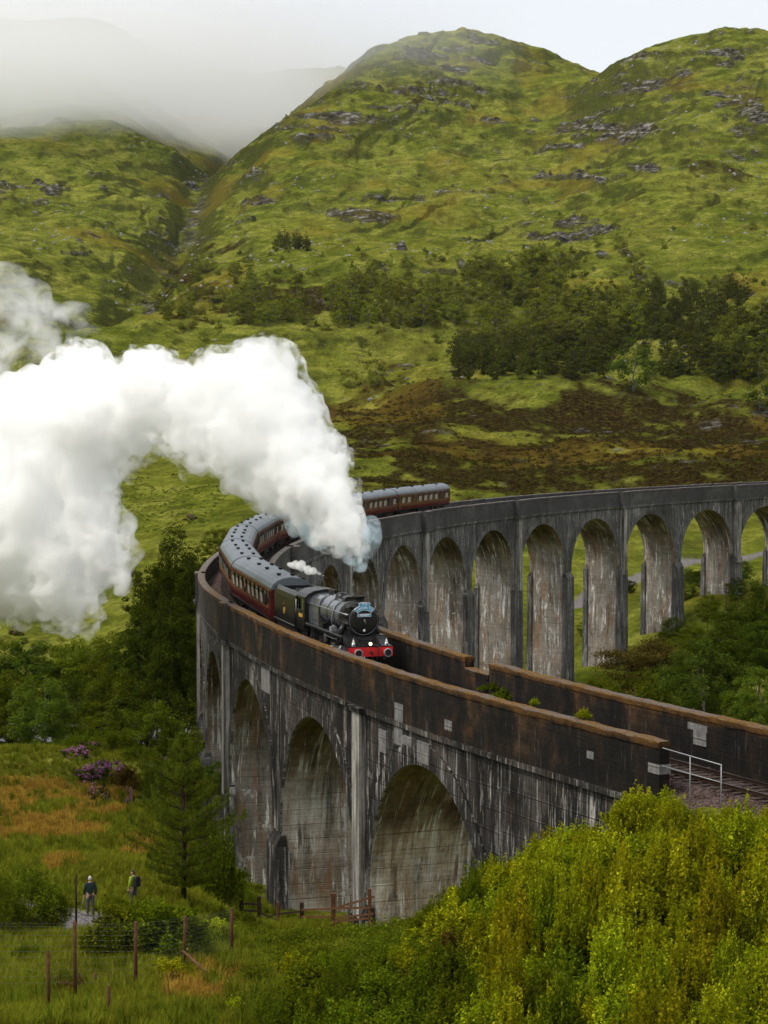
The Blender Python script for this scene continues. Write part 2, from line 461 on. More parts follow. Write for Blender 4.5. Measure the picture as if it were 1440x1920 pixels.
    # orange moor grass on the near meadow
    sg = np.zeros_like(x)
    for (cu, cv, su, sv, a) in [(70, 1480, 150, 28, 1.0), (110, 1560, 130, 26, 1.0), (20, 1530, 80, 40, .6), (90, 1625, 90, 24, .8), (250, 1608, 50, 14, .8), (270, 1585, 40, 12, .5), (190, 1500, 80, 20, .6), (200, 1530, 60, 14, .5),
                                (420, 1860, 110, 40, .9), (360, 1880, 60, 30, .5)]:
        sg += a * gauss(u, v, cu, cv, su, sv)
    stw = .95 * sstep(.22, .75, np.minimum(sg, 1) * .7 + .45 * fbm(x / 3.2, y / 7, 4, 61, .6)) * (1 - sstep(200, 260, y))
    stw = np.maximum(stw, .25 * sstep(.1, .5, fbm(x / 50, y / 70, 3, 65)) * mid)
    pth = (1 - sstep(.9, 1.4, dist_line(x, y, _PW) + .35 * noise2(x * 1.5, y, 70))) * (y < 130)
    pth = np.maximum(pth, (1 - sstep(2.6, 3.6, dist_line(x, y, _BP) + .8 * noise2(x / 3, y / 3, 71))))
    kk = (PH0 - np.arctan2(y - OY, x - OX) % (2 * PI)) / DPH
    rr = np.hypot(x - OX, y - OY) - RAD
    bal = (np.abs(rr) < 4.2 + .5 * noise2(x, y, 73)) & (kk < -.9) & (kk > -8)
    pth = np.maximum(pth, bal * .0)
    # stones of the burn
    stream = np.exp(-((dr + 2.5 * noise2(x / 6, y / 9, 81)) / 5.5) ** 2) * sstep(900, 1100, y) * sstep(-.45, .0, noise2(x / 14, y / 22, 83) + .1)
    rk = np.maximum(rk, stream)
    # scattered small outcrops
    oc = fbm(x / 10, y / 13, 3, 91, .6) + .25 * fbm(x / 90, y / 120, 2, 95)
    rk = np.maximum(rk, sstep(.53, .66, oc) * sstep(500, 620, y) * .85)
    return z.reshape(shp), np.stack([hea, rk, stw, pth], -1), bal

def build_terrain():
    # azimuth x distance grid: fine where the camera looks, coarser beside
    a_in = np.linspace(-.19, .19, 600)
    a_out = np.concatenate([[.2, .215, .235, .26, .29, .33, .38, .45, .55, .7, .9, 1.2]])
    a = np.concatenate([-a_out[::-1], a_in, a_out])
    D = np.concatenate([np.linspace(-58, 44, 12), np.exp(np.linspace(np.log(47), np.log(240), 170)), np.exp(np.linspace(np.log(242), np.log(900), 210)), np.exp(np.linspace(np.log(902), np.log(2500), 560)), np.linspace(2520, 4300, 60)])
    AA, DD = np.meshgrid(a, D)
    wid = np.where(DD > 60, DD, 60 + (60 - DD) * .35)
    X = AA * wid; Y = DD
    Z, M, bal = ground(X, Y, True)
    nu, nd = len(a), len(D)
    i = np.arange(nd - 1)[:, None] * nu + np.arange(nu - 1)[None, :]
    f = np.stack([i, i + 1, i + nu + 1, i + nu], -1).reshape(-1, 4)
    v = np.stack([X, Y, Z], -1).reshape(-1, 3)
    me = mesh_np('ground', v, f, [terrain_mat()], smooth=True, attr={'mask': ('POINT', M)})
    o = obj_me('ground', me); tag(o, kind='structure')
    return o

def terrain_mat():
    t = NT('hillside'); p = t.geo()
    at_ = t.n('Attribute', attribute_name='mask')
    sep = t.n('SeparateColor', {0: at_.outputs['Color']})
    hea, rk, stw, pth = sep.outputs[0], sep.outputs[1], sep.outputs[2], at_.outputs['Alpha']
    big = t.noise(p, .011, 4, .6); med = t.noise(t.mapping(p, (1, .7, 1)), .06, 5, .65); fine = t.noise(t.mapping(p, (1, .6, 1)), .7, 5, .7); vf = t.noise(p, 3.5, 4, .7)
    g1 = t.ramp(med, [(.38, (.060, .082, .009)), (.5, (.205, .235, .022)), (.61, (.42, .42, .075))])
    g2 = t.ramp(big, [(.38, (.11, .150, .012)), (.62, (.33, .33, .050))])
    g = t.mix(.42, g1, g2)
    g = t.mix(t.ramp(fine, [(.40, 0), (.60, .9)]), t.mix(.5, g, (.036, .046, .005)), g)
    ter = t.noise(t.mapping(p, (.45, .45, 2.6), (3, 9, 0)), .20, 5, .72)
    g = t.mix(t.ramp(ter, [(.40, .6), (.52, 0)]), g, t.mix(.62, g, (.035, .034, .007)))
    g = t.mix(t.ramp(vf, [(.3, .35), (.6, 0)]), g, t.mix(.5, g, (.03, .04, .005)))
    # steep little banks: darker growth, with missing relief shade put into the colour
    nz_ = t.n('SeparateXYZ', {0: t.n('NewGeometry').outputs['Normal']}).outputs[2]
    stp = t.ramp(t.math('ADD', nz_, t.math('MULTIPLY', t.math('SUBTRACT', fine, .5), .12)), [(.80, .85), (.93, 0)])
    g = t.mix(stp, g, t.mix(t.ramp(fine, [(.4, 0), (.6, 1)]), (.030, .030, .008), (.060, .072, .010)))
    # rusty sedge drifts
    g = t.mix(t.ramp(t.noise(t.mapping(p, (1, .5, 1), (40, 0, 0)), .03, 5, .7), [(.56, 0), (.68, .38)]), g, (.17, .135, .028))
    h = t.ramp(t.noise(p, .55, 5, .75), [(.33, (.0095, .0065, .0030)), (.47, (.030, .0165, .0065)), (.56, (.055, .040, .008)), (.66, (.088, .105, .011))])
    c = t.mix(hea, g, h)
    s = t.ramp(t.noise(t.mapping(p, (1.2, .35, 1)), .9, 5, .7), [(.3, (.16, .15, .014)), (.48, (.28, .19, .022)), (.62, (.34, .18, .026)), (.75, (.15, .070, .012))])
    c = t.mix(stw, c, s)
    rr = t.ramp(t.noise(t.mapping(p, (.8, .8, 2.2)), .14, 4, .68), [(.38, (.016, .013, .011)), (.48, (.060, .052, .045)), (.56, (.15, .142, .126)), (.66, (.34, .33, .305))])
    rmask = t.math('MULTIPLY', rk, t.ramp(t.noise(t.mapping(p, (.6, .6, 2.2)), .10, 4, .7), [(.42, 0), (.52, 1)]))
    c = t.mix(t.math('MULTIPLY', rk, .55), c, (.040, .032, .010))      # heath between the rocks
    c = t.mix(rmask, c, rr)
    pc = t.ramp(t.noise(p, 2.5, 4, .7), [(.3, (.15, .135, .13)), (.7, (.30, .275, .27))])
    c = t.mix(pth, c, pc)
    hgt = t.math('ADD', t.math('MULTIPLY', t.noise(p, .28, 6, .72), 2.6), t.math('MULTIPLY', fine, 1.0))
    b = t.n('Bump', {'Height': hgt, 'Strength': .9, 'Distance': 1.5}).outputs[0]
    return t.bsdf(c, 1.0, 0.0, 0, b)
# ------------------------------------------------------------------ concrete
def concrete(name, kind):
    t = NT(name)
    uv = t.n('UVMap').outputs[0]
    sx = t.n('SeparateXYZ', {0: uv}); s_, z_ = sx.outputs[0], sx.outputs[1]
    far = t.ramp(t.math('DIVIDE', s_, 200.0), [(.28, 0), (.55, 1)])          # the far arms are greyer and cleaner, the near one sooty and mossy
    blot = t.noise(t.mapping(uv, (.16, .16, 1)), 1.0, 6, .65)
    blot2 = t.noise(t.mapping(uv, (.6, .35, 1), (9, 3, 0)), 1.0, 5, .7)
    streak = t.noise(t.mapping(uv, (1.9, .17, 1)), 1.0, 6, .78, .9)
    streak2 = t.noise(t.mapping(uv, (5.0, .42, 1), (31, 7, 0)), 1.0, 5, .75, .8)
    wide = t.noise(t.mapping(uv, (.8, .07, 1), (3, 17, 0)), 1.0, 4, .6)
    grain = t.noise(uv, 9.0, 4, .7)
    # pour lines: thin joints between lifts, boards
    zz = t.math('ADD', z_, t.math('MULTIPLY', t.noise(t.mapping(uv, (.25, .1, 1)), 1, 2), .05))
    lift = t.math('ABSOLUTE', t.math('SUBTRACT', t.math('FRACT', t.math('DIVIDE', zz, .92)), .5))
    joint = t.ramp(lift, [(.455, 0), (.495, 1)])
    board = t.noise(t.mapping(uv, (.09, 5.2, 1)), 1.0, 3, .7)
    if kind == 'face':
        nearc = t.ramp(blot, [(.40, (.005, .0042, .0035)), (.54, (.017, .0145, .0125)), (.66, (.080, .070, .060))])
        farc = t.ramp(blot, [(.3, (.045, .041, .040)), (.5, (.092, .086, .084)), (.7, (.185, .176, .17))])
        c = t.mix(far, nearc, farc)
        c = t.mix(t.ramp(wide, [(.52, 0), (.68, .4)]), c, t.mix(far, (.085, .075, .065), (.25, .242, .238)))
        white = t.ramp(streak, [(.56, 0), (.60, .6), (.66, 1)])
        wfade = t.ramp(blot2, [(.42, .12), (.6, 1)])
        c = t.mix(t.math('MULTIPLY', white, wfade), c, (.60, .57, .53))
        c = t.mix(t.math('MULTIPLY', t.ramp(streak2, [(.56, 0), (.63, .75)]), t.ramp(blot, [(.42, 0), (.55, 1)])), c, (.44, .42, .40))
        c = t.mix(t.ramp(t.noise(t.mapping(uv, (2.8, .16, 1), (7, 0, 0)), 1, 5, .75, .7), [(.48, 0), (.62, .8)]), c, (.010, .009, .0085))
        c = t.mix(t.math('MULTIPLY', t.ramp(t.noise(t.mapping(uv, (1.1, .25, 1), (5, 90, 0)), 1, 5, .7), [(.56, 0), (.7, .5)]), t.math('SUBTRACT', 1.0, far)), c, (.085, .045, .018))
    elif kind == 'soffit':
        # darker crown; pale tan legs with lime and rust runs
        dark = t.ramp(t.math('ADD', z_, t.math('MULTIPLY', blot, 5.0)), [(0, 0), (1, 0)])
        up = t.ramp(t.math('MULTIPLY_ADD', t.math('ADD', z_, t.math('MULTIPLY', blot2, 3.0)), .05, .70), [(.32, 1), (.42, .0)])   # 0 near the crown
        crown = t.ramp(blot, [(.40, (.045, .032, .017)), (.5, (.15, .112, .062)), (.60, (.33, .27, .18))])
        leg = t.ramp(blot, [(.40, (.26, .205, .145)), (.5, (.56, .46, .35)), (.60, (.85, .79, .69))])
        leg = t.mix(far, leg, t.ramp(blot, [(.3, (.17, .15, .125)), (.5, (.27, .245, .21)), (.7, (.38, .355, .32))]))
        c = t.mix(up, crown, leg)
        c = t.mix(t.ramp(board, [(.40, .35), (.55, 0)]), c, t.mix(.6, c, (.03, .025, .02)))
        c = t.mix(t.math('MULTIPLY', t.ramp(streak, [(.53, 0), (.57, .8), (.63, 1)]), t.ramp(blot2, [(.44, .1), (.53, 1)])), c, (.82, .81, .79))
        msk = t.ramp(t.noise(t.mapping(uv, (.22, .13, 1), (91, 0, 0)), 1, 4, .6), [(.40, .2), (.52, 1)])
        c = t.mix(t.math('MULTIPLY', msk, t.ramp(t.noise(t.mapping(uv, (1.3, .16, 1), (60, 2, 0)), 1, 6, .78, .8), [(.50, 0), (.58, .85)])), c, (.25, .14, .07))
        c = t.mix(t.math('MULTIPLY', t.ramp(blot2, [(.4, .15), (.6, 1)]), t.ramp(t.noise(t.mapping(uv, (1.5, .15, 1), (80, 2, 0)), 1, 6, .78, .8), [(.50, 0), (.58, .8)])), c, (.045, .038, .032))
        c = t.mix(t.ramp(t.noise(t.mapping(uv, (.45, .30, 1), (28, 12, 0)), 1, 6, .75), [(.48, 0), (.60, .65)]), c, t.mix(.5, c, (.05, .038, .028)))
        c = t.mix(t.math('MULTIPLY', t.ramp(t.noise(t.mapping(uv, (.8, .8, 1), (8, 2, 0)), 1, 6, .8), [(.60, 0), (.63, .8)]), up), c, (.50, .48, .46))
    elif kind == 'parapet':
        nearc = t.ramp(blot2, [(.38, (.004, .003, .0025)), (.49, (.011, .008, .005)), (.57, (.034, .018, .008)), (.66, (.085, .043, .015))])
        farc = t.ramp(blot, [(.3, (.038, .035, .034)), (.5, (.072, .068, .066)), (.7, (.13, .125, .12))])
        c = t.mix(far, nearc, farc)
        c = t.mix(t.ramp(t.noise(t.mapping(uv, (.5, .5, 1), (70, 0, 0)), 1, 5, .7), [(.45, 0), (.62, .8)]), c, t.mix(far, (.0055, .0048, .0042), (.05, .047, .045)))
        c = t.mix(t.math('MULTIPLY', t.ramp(streak2, [(.57, 0), (.67, .6)]), t.ramp(blot, [(.46, .05), (.62, 1)])), c, (.15, .135, .12))
        top = t.math('ADD', t.math('MULTIPLY', z_, 1.6), t.math('ADD', t.math('MULTIPLY', blot2, 1.8), .05))
        c = t.mix(t.math('MULTIPLY', t.ramp(top, [(.36, 0), (.92, .9)]), t.math('SUBTRACT', 1.0, far)), c, t.ramp(grain, [(.3, (.038, .019, .004)), (.7, (.17, .075, .010))]))
    elif kind == 'coping':
        m = t.noise(uv, 1.1, 6, .75)
        mossy = t.ramp(t.noise(uv, 5, 4, .7), [(.3, (.035, .020, .006)), (.5, (.12, .060, .010)), (.7, (.24, .125, .014))])
        bare = t.ramp(grain, [(.3, (.05, .036, .028)), (.7, (.17, .14, .12))])
        c = t.mix(t.ramp(t.noise(t.mapping(uv, (.22, .9, 1)), 1, 5, .75), [(.46, 0), (.56, 1)]), mossy, bare)
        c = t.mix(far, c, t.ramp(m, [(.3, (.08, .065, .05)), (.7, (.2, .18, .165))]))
    elif kind == 'patch':
        c = t.ramp(t.noise(t.mapping(uv, (3, 1.2, 1)), 1, 5, .7), [(.3, (.09, .085, .082)), (.5, (.17, .165, .16)), (.7, (.27, .26, .25))])
    c = t.mix(t.math('MULTIPLY', t.math('MULTIPLY', joint, t.ramp(t.noise(t.mapping(uv, (.35, .8, 1), (50, 0, 0)), 1, 3), [(.42, 0), (.6, 1)])), .5 if kind == 'face' else (.28 if kind == 'soffit' else .05)), c, (.012, .011, .01))
    c = t.mix(t.ramp(grain, [(.3, .3), (.6, 0)]), c, t.mix(.5, c, (.01, .009, .008)))
    hh = t.math('SUBTRACT', t.math('ADD', t.math('MULTIPLY', grain, .5), t.math('ADD', blot2, t.math('MULTIPLY', board, .7))), t.math('MULTIPLY', joint, .5 if kind != 'parapet' else 0.0))
    return t.bsdf(c, .88, .2, 0, t.bump(hh, .75, .07))

M_FACE, M_SOFF, M_PAR, M_COP, M_PATCH = (concrete('concrete_' + k, k) for k in ('face', 'soffit', 'parapet', 'coping', 'patch'))

ARC = 17.07
SPR = 13.65             # springing level
HA = 7.62
ZS = ZP - 2.42         # string course
FO = 2.95              # half width of the spandrels

class VB(MB):
    """shapes on the curve: coordinates (t metres along, off metres outward, z)"""
    rise = True
    def P(s, t, off, z):
        x, y = V2(t / ARC, off)
        if s.rise and SPR < z <= 21.45: z += top_rise(t / ARC) * .5 * ((z - SPR) / (21.45 - SPR)) ** 1.5
        elif s.rise and z > 21.45:
            w = .5 + .26 * min(1, (z - 21.45) / (ZS - .13 - 21.45)) + .24 * min(1, max(0, (z - ZS) / (ZP - ZS)))
            z += top_rise(t / ARC) * w
        return (x, y, z)
    def quad(s, pts, uvk=None, mi=0, sm=False):
        """pts: four (t, off, z); uv from t or off with z"""
        vs = [s.P(*p) for p in pts]
        if uvk == 'o': uv = [(p[1] + round(pts[0][0] / ARC) * 37.0 + (40.0), p[2] - ZP) for p in pts]
        elif uvk == 't': uv = [(p[0] + 20, p[1]) for p in pts]
        else: uv = [(p[0] + 20, p[2] - ZP) for p in pts]
        return s.add(vs, [(0, 1, 2, 3)], [uv], mi, sm)
    def block(s, t0, t1, o0, o1, z0, z1, mi=0, top=None, batter=0.0):
        """box on the curve; batter widens the bottom; top = material of its upper face"""
        n = max(1, int(math.ceil((t1 - t0) / 2.2)))
        b = batter
        for i in range(n):
            a, c = t0 + (t1 - t0) * i / n, t0 + (t1 - t0) * (i + 1) / n
            ab = a - (b if i == 0 else 0); cb = c + (b if i == n - 1 else 0)
            s.quad([(ab, o1 + b, z0), (cb, o1 + b, z0), (c, o1, z1), (a, o1, z1)], mi=mi)
            s.quad([(cb, o0 - b, z0), (ab, o0 - b, z0), (a, o0, z1), (c, o0, z1)], mi=mi)
            s.quad([(a, o1, z1), (c, o1, z1), (c, o0, z1), (a, o0, z1)], 't', mi=mi if top is None else top)
            s.quad([(ab, o0 - b, z0), (cb, o0 - b, z0), (cb, o1 + b, z0), (ab, o1 + b, z0)], 't', mi=mi)
        s.quad([(t0 - b, o0 - b, z0), (t0 - b, o1 + b, z0), (t0, o1, z1), (t0, o0, z1)], 'o', mi=mi)
        s.quad([(t1 + b, o1 + b, z0), (t1 + b, o0 - b, z0), (t1, o0, z1), (t1, o1, z1)], 'o', mi=mi)
        return s

def arch_bay(k, root):
    """one bay: spandrels, soffit and the deck over the arch"""
    m = VB(); t0 = k * ARC; N = 30
    zt = ZS
    ts = [-HA * math.cos(PI * i / N) for i in range(N + 1)]
    zs = [SPR + HA * math.sin(PI * i / N) for i in range(N + 1)]
    H = ARC / 2
    cols = [(-H, SPR)] + list(zip(ts, zs)) + [(H, SPR)]
    for (a, za), (b, zb) in zip(cols[:-1], cols[1:]):
        R_ = 3
        for j in range(R_):
            qa0, qa1 = za + (zt - za) * j / R_, za + (zt - za) * (j + 1) / R_
            qb0, qb1 = zb + (zt - zb) * j / R_, zb + (zt - zb) * (j + 1) / R_
            m.quad([(t0 + a, FO, qa0), (t0 + b, FO, qb0), (t0 + b, FO, qb1), (t0 + a, FO, qa1)])
            m.quad([(t0 + b, -FO, qb0), (t0 + a, -FO, qa0), (t0 + a, -FO, qa1), (t0 + b, -FO, qb1)])
        m.quad([(t0 + a, FO, zt), (t0 + b, FO, zt), (t0 + b, -FO, zt), (t0 + a, -FO, zt)], 't')
    for (a, za), (b, zb) in zip(list(zip(ts, zs))[:-1], list(zip(ts, zs))[1:]):
        for j in range(3):
            o0, o1 = -FO + 2 * FO * j / 3, -FO + 2 * FO * (j + 1) / 3
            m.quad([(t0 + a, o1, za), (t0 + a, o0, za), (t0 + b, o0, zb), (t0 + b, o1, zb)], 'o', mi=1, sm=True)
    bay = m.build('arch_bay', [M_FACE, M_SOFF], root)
    # rings proud of both faces
    for sgn in (1, -1):
        r = VB(); o = sgn * (FO + .10); oi = sgn * (FO - .05)
        N2 = 36; ri = HA - .02
        # ring thickens slightly towards the haunches
        pin = [(-ri * math.cos(PI * i / N2), SPR + ri * math.sin(PI * i / N2)) for i in range(N2 + 1)]
        pout = []
        for i in range(N2 + 1):
            an = PI * i / N2
            ro = HA + .92
            x, z = -ro * math.cos(an), SPR + ro * math.sin(an)
            x = max(-H + .02, min(H - .02, x)); z = min(z, ZS - .16)
            pout.append((x, z))
        for i in range(N2):
            (a, za), (b, zb) = pin[i], pin[i + 1]; (c, zc), (d, zd) = pout[i], pout[i + 1]
            q = [(t0 + a, o, za), (t0 + b, o, zb), (t0 + d, o, zd), (t0 + c, o, zc)]
            r.quad(q if sgn < 0 else q[::-1])
            q = [(t0 + c, o, zc), (t0 + d, o, zd), (t0 + d, oi, zd), (t0 + c, oi, zc)]
            r.quad(q if sgn < 0 else q[::-1], 't')
            q = [(t0 + b, o, zb), (t0 + a, o, za), (t0 + a, oi, za), (t0 + b, oi, zb)]
            r.quad(q if sgn < 0 else q[::-1], 't', mi=1)
        r.build('arch_ring', [M_FACE, M_PILA], bay)

def build_viaduct():
    root = empty('railway_viaduct', (*V2(0), SPR))
    root.location = (0, 0, 0)
    tag(root, 'long curved concrete railway viaduct of tall round arches crossing the valley', 'viaduct')
    K1 = 20
    for k in range(0, K1 + 1): arch_bay(k, root)
    # piers under every half position
    for k in range(-1, K1 + 1):
        t = (k + .5) * ARC
        big = (k % 2 == 0)
        x, y = V2(k + .5); zg = float(min(ground(np.array([x, V2(k + .5, 4)[0], V2(k + .5, -4)[0]]), np.array([y, V2(k + .5, 4)[1], V2(k + .5, -4)[1]])))) - 2.5
        m = VB()
        if k >= 0:
            hh = SPR - zg
            w = .915
            # side faces carry on the soffit, split across for finer shading
            for sg in (-1, 1):
                for j in range(3):
                    o0, o1 = -FO + 2 * FO * j / 3, -FO + 2 * FO * (j + 1) / 3
                    q = [(t + sg * (w + .012 * hh), o1, zg), (t + sg * (w + .012 * hh), o0, zg), (t + sg * w, o0, SPR), (t + sg * w, o1, SPR)]
                    vs = [m.P(*p) for p in q]; uv = [(p[1] + (k + (1 if sg > 0 else 0)) * 37.0 + 40.0, p[2] - ZP) for p in q]
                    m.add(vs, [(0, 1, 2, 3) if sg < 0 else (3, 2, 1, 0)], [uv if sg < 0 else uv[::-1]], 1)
            for sg in (1, -1):
                q = [(t - w - .012 * hh, sg * FO, zg), (t + w + .012 * hh, sg * FO, zg), (t + w, sg * FO, SPR), (t - w, sg * FO, SPR)]
                m.quad(q if sg > 0 else [q[1], q[0], q[3], q[2]])
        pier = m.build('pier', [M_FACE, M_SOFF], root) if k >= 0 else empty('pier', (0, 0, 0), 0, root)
        if k < 0: pass
        else:
            for sg in (1, -1):
                b = VB(); zc = SPR - .9 - (.5 if k % 3 == 0 else 0)
                a0, a1 = sorted((sg * (FO - .3), sg * (FO + .42)))
                b.block(t - 1.2, t + 1.2, a0, a1, zg, zc, batter=.10)
                # weathered slope on the shoulder
                e0, e1 = (FO - .3), (FO + .42)
                for q in ([(t - 1.2, sg * e1, zc + .004), (t + 1.2, sg * e1, zc + .004), (t + .95, sg * (FO + .012), zc + .75), (t - .95, sg * (FO + .012), zc + .75)],):
                    b.quad(q if sg > 0 else [q[1], q[0], q[3], q[2]], 't')
                    b.quad([(t - 1.2, sg * e0, zc), (t - 1.2, sg * e1, zc + .004), (t - .95, sg * (FO + .012), zc + .75), (t - .95, sg * e0, zc + .75)])
                    b.quad([(t + 1.2, sg * e1, zc + .004), (t + 1.2, sg * e0, zc), (t + .95, sg * e0, zc + .75), (t + .95, sg * (FO + .012), zc + .75)])
                b.build('pier_footing', [M_FACE], pier)
        if big and k >= 0:
            for sg in (1, -1):
                b = VB(); a0, a1 = sorted((sg * (FO - .06), sg * (FO + (.42 if sg > 0 else .70))))
                b.block(t - .56, t + .56, a0, a1, SPR - 1.6, ZS - .12)
                b.quad([(t - .555, a0, SPR - 1.603), (t + .555, a0, SPR - 1.603), (t + .555, a1, SPR - 1.603), (t - .555, a1, SPR - 1.603)], 't')
                b.build('pilaster', [M_PILA], pier)
    if True:
        # solid abutment under the near end
        m = VB(); kE = K_END
        m.block(kE * ARC - .5, -ARC / 2 - .003, -FO, FO, 12, ZS)
        m.build('abutment_wall', [M_FACE], root)
    # string course along both sides, in lengths between pilasters
    def run(name, t0, t1, o0, o1, z0, z1, mats, top=None, parent=root):
        b = VB(); b.block(t0, t1, o0, o1, z0, z1, top=top); return b.build(name, mats, parent)
    TE = (K1 + .5) * ARC
    edges = [K_END * ARC] + [(k + .5) * ARC for k in range(0, K1 + 1, 2)] + [TE]
    for sg in (1, -1):
        for a, b_ in zip(edges[:-1], edges[1:]):
            if b_ - a < 3: continue
            o = sorted((sg * (FO - .1), sg * (FO + .22)))
            run('string_course', a + .9, b_ - .9, o[0], o[1], ZS - .13, ZS + .13, [M_FACE])
        o = sorted((sg * (FO - .1), sg * (FO + (.56 if sg > 0 else .84))))
        run('string_course', .5 * ARC - .895, .5 * ARC + .895, o[0], o[1], ZS - .118, ZS + .13, [M_FACE])
    # parapets: rough topped walls with refuges over the pilasters
    def parapet(t0, t1, sg, om, top=ZP, z0=None, name='parapet', seed=0):
        """wall from t0 to t1 with its outer face at om"""
        z0 = ZS + .131 if z0 is None else z0
        th = .50
        n = max(2, int((t1 - t0) / .55))
        m = VB(); T = [t0 + (t1 - t0) * i / n for i in range(n + 1)]
        prof = lambda i: [(om, z0), (om + .0, top - .30), (om + .05, top - .27), (om + .05, top - .05), (om, top), (om - th, top), (om - th - .04, top - .06), (om - th - .04, top - .26), (om - th, top - .30), (om - th, ZR - .75), (om - th, z0)]
        rows = []
        for i, tt in enumerate(T):
            j1 = .010 * math.sin(tt * .9 + seed) + .008 * math.sin(tt * 3.1 + seed * 3) + .022 * random.uniform(-1, 1) ** 3
            r = []
            for q, (o, z) in enumerate(prof(i)):
                if 2 <= q <= 7: z += j1 + random.uniform(-.010, .010) - (.05 if random.random() < .02 else 0); o += random.uniform(-.018, .018)
                elif q in (1, 8): o += random.uniform(-.008, .008)
                r.append((tt, sg * o, z))
            rows.append(r)
        for i in range(n):
            A, B = rows[i], rows[i + 1]
            for q in range(len(A) - 1):
                pts = [A[q], B[q], B[q + 1], A[q + 1]]
                mi = 1 if 3 <= q <= 5 else 0
                m.quad(pts if sg > 0 else pts[::-1], 't' if q in (4,) else None, mi=mi)
        for R_, flip in ((rows[0], sg > 0), (rows[-1], sg < 0)):
            vs = [m.P(*p) for p in R_]; uv = [(p[1] + p[0], p[2] - ZP) for p in R_]
            idx = list(range(len(vs)))
            if flip: idx = idx[::-1]
            m.add(vs, [tuple(idx)], [[uv[i] for i in idx]], 0)
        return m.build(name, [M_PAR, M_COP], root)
    OM = 3.12
    for sg in (1, -1):
        pe = [edges[0]] + edges[2:]
        for i, (a, b_) in enumerate(zip(pe[:-1], pe[1:])):
            a0 = a if i == 0 else a + 1.05
            b0 = b_ - 1.05 if b_ < TE - 1 else b_
            if b0 - a0 < 1: continue
            if sg < 0 and i == 0:
                g0, g1 = K_GAP[1] * ARC, K_GAP[0] * ARC      # broken stretch of the inner wall near the engine
                parapet(K_FAR_END * ARC, g0, sg, OM, ZP + .05, seed=i)
                parapet(g0 + .01, g1 - .01, sg, OM - .02, ZP - .52, name='parapet_gap', seed=5)
                parapet(g1, b0, sg, OM, seed=9)
            else:
                parapet(a0, b0, sg, OM, seed=i * 2 + sg)
        for k in range(2, K1, 2):
            t = (k + .5) * ARC
            RP = .32 if sg > 0 else .72
            r = parapet(t - 1.045, t + 1.045, sg, OM + RP, ZP + .02, name='refuge', seed=k)
            c = VB(); o = sorted((sg * (OM - .51), sg * (OM + RP + .16)))
            c.block(t - 1.12, t + 1.12, o[0], o[1], ZS - .16, ZS + .129)
            c.build('corbel', [M_FACE], r)
            for s2 in (-1, 1):
                c = VB(); o = sorted((sg * (OM - .52), sg * (OM + RP)))
                c.block(t + s2 * 1.0 - .09 + s2 * .14, t + s2 * 1.0 + .09 + s2 * .14, o[0], o[1], ZS + .13, ZP + .012, top=1)
                c.build('refuge_cheek', [M_PAR, M_COP], r)
    # pale repair patches on the outer side of the near parapet and spandrel
    def patch(u0, u1, v0, v1, name='repair_patch', off=OM + .0):
        kk0, kk1 = k_at(u0, off + .0, ZP - 1.5), k_at(u1, off, ZP - 1.5)
        ts = sorted((kk0 * ARC, kk1 * ARC)); x, y = V2((kk0 + kk1) / 2, off)
        z1, z0 = zof(v0, y), zof(v1, y)
        b = VB(); b.rise = False; b.block(ts[0], ts[1], off - .1, off + .02, z0, z1)
        b.build(name, [M_PATCH], root)
    patch(740, 756, 1322, 1362); patch(834, 848, 1354, 1373); patch(1100, 1113, 1413, 1427)
    patch(739, 755, 1368, 1402, off=FO + .10); patch(754, 772, 1385, 1402, off=FO + .10); patch(710, 724, 1373, 1415, off=FO + .1)
    patch(490, 506, 1252, 1300, off=FO + .02); patch(782, 804, 1396, 1436, off=FO + .11)
    # pale patch on the track side of the far wall, and the pale foot of the end pillar
    for (u0, u1, v0, v1) in ((1290, 1326, 1361, 1374), (1300, 1324, 1374, 1402)):
        o = -(OM - .52)
        kk = [k_at(u, o, ZP - 1, -3, 1) for u in (u0, u1)]; ts = sorted(q * ARC for q in kk); y = V2(sum(kk) / 2, o)[1]
        b = VB(); b.rise = False; b.block(ts[0], ts[1], o - .1, o + .022, zof(v1, y), zof(v0, y)); b.build('repair_patch', [M_PATCH], root)
    b = VB(); b.block(K_END * ARC - .028, K_END * ARC + .75, OM - .55, OM + .026, ZP - 1.22, ZP - .86); b.build('repair_patch', [M_PATCH], root)
    return root

# pilaster concrete is paler: lime washed down it
def pil_mat():
    t = NT('concrete_pilaster'); uv = t.n('UVMap').outputs[0]
    a = t.noise(t.mapping(uv, (3.2, .12, 1)), 1, 5, .7); b = t.noise(t.mapping(uv, (1.2, .5, 1)), 1, 5, .7)
    c = t.ramp(b, [(.3, (.14, .13, .115)), (.5, (.32, .30, .265)), (.7, (.50, .47, .43))])
    c = t.mix(t.ramp(a, [(.46, 0), (.58, .85)]), c, (.045, .041, .038))
    c = t.mix(t.ramp(t.noise(t.mapping(uv, (4, .1, 1), (9, 0, 0)), 1, 4, .7), [(.58, 0), (.66, .8)]), c, (.50, .48, .45))
    return t.bsdf(c, .88, .2, 0, t.bump(t.noise(uv, 6, 4), .5, .05))
M_PILA = pil_mat()
K_END = k_at(1236, 3.12, ZP + .95, -2, 1)
K_FAR_END = -4.2
K_GAP = (k_at(889, -3.12, ZP + .92, -2, 2), k_at(933, -3.12, ZP + .92, -2, 2))

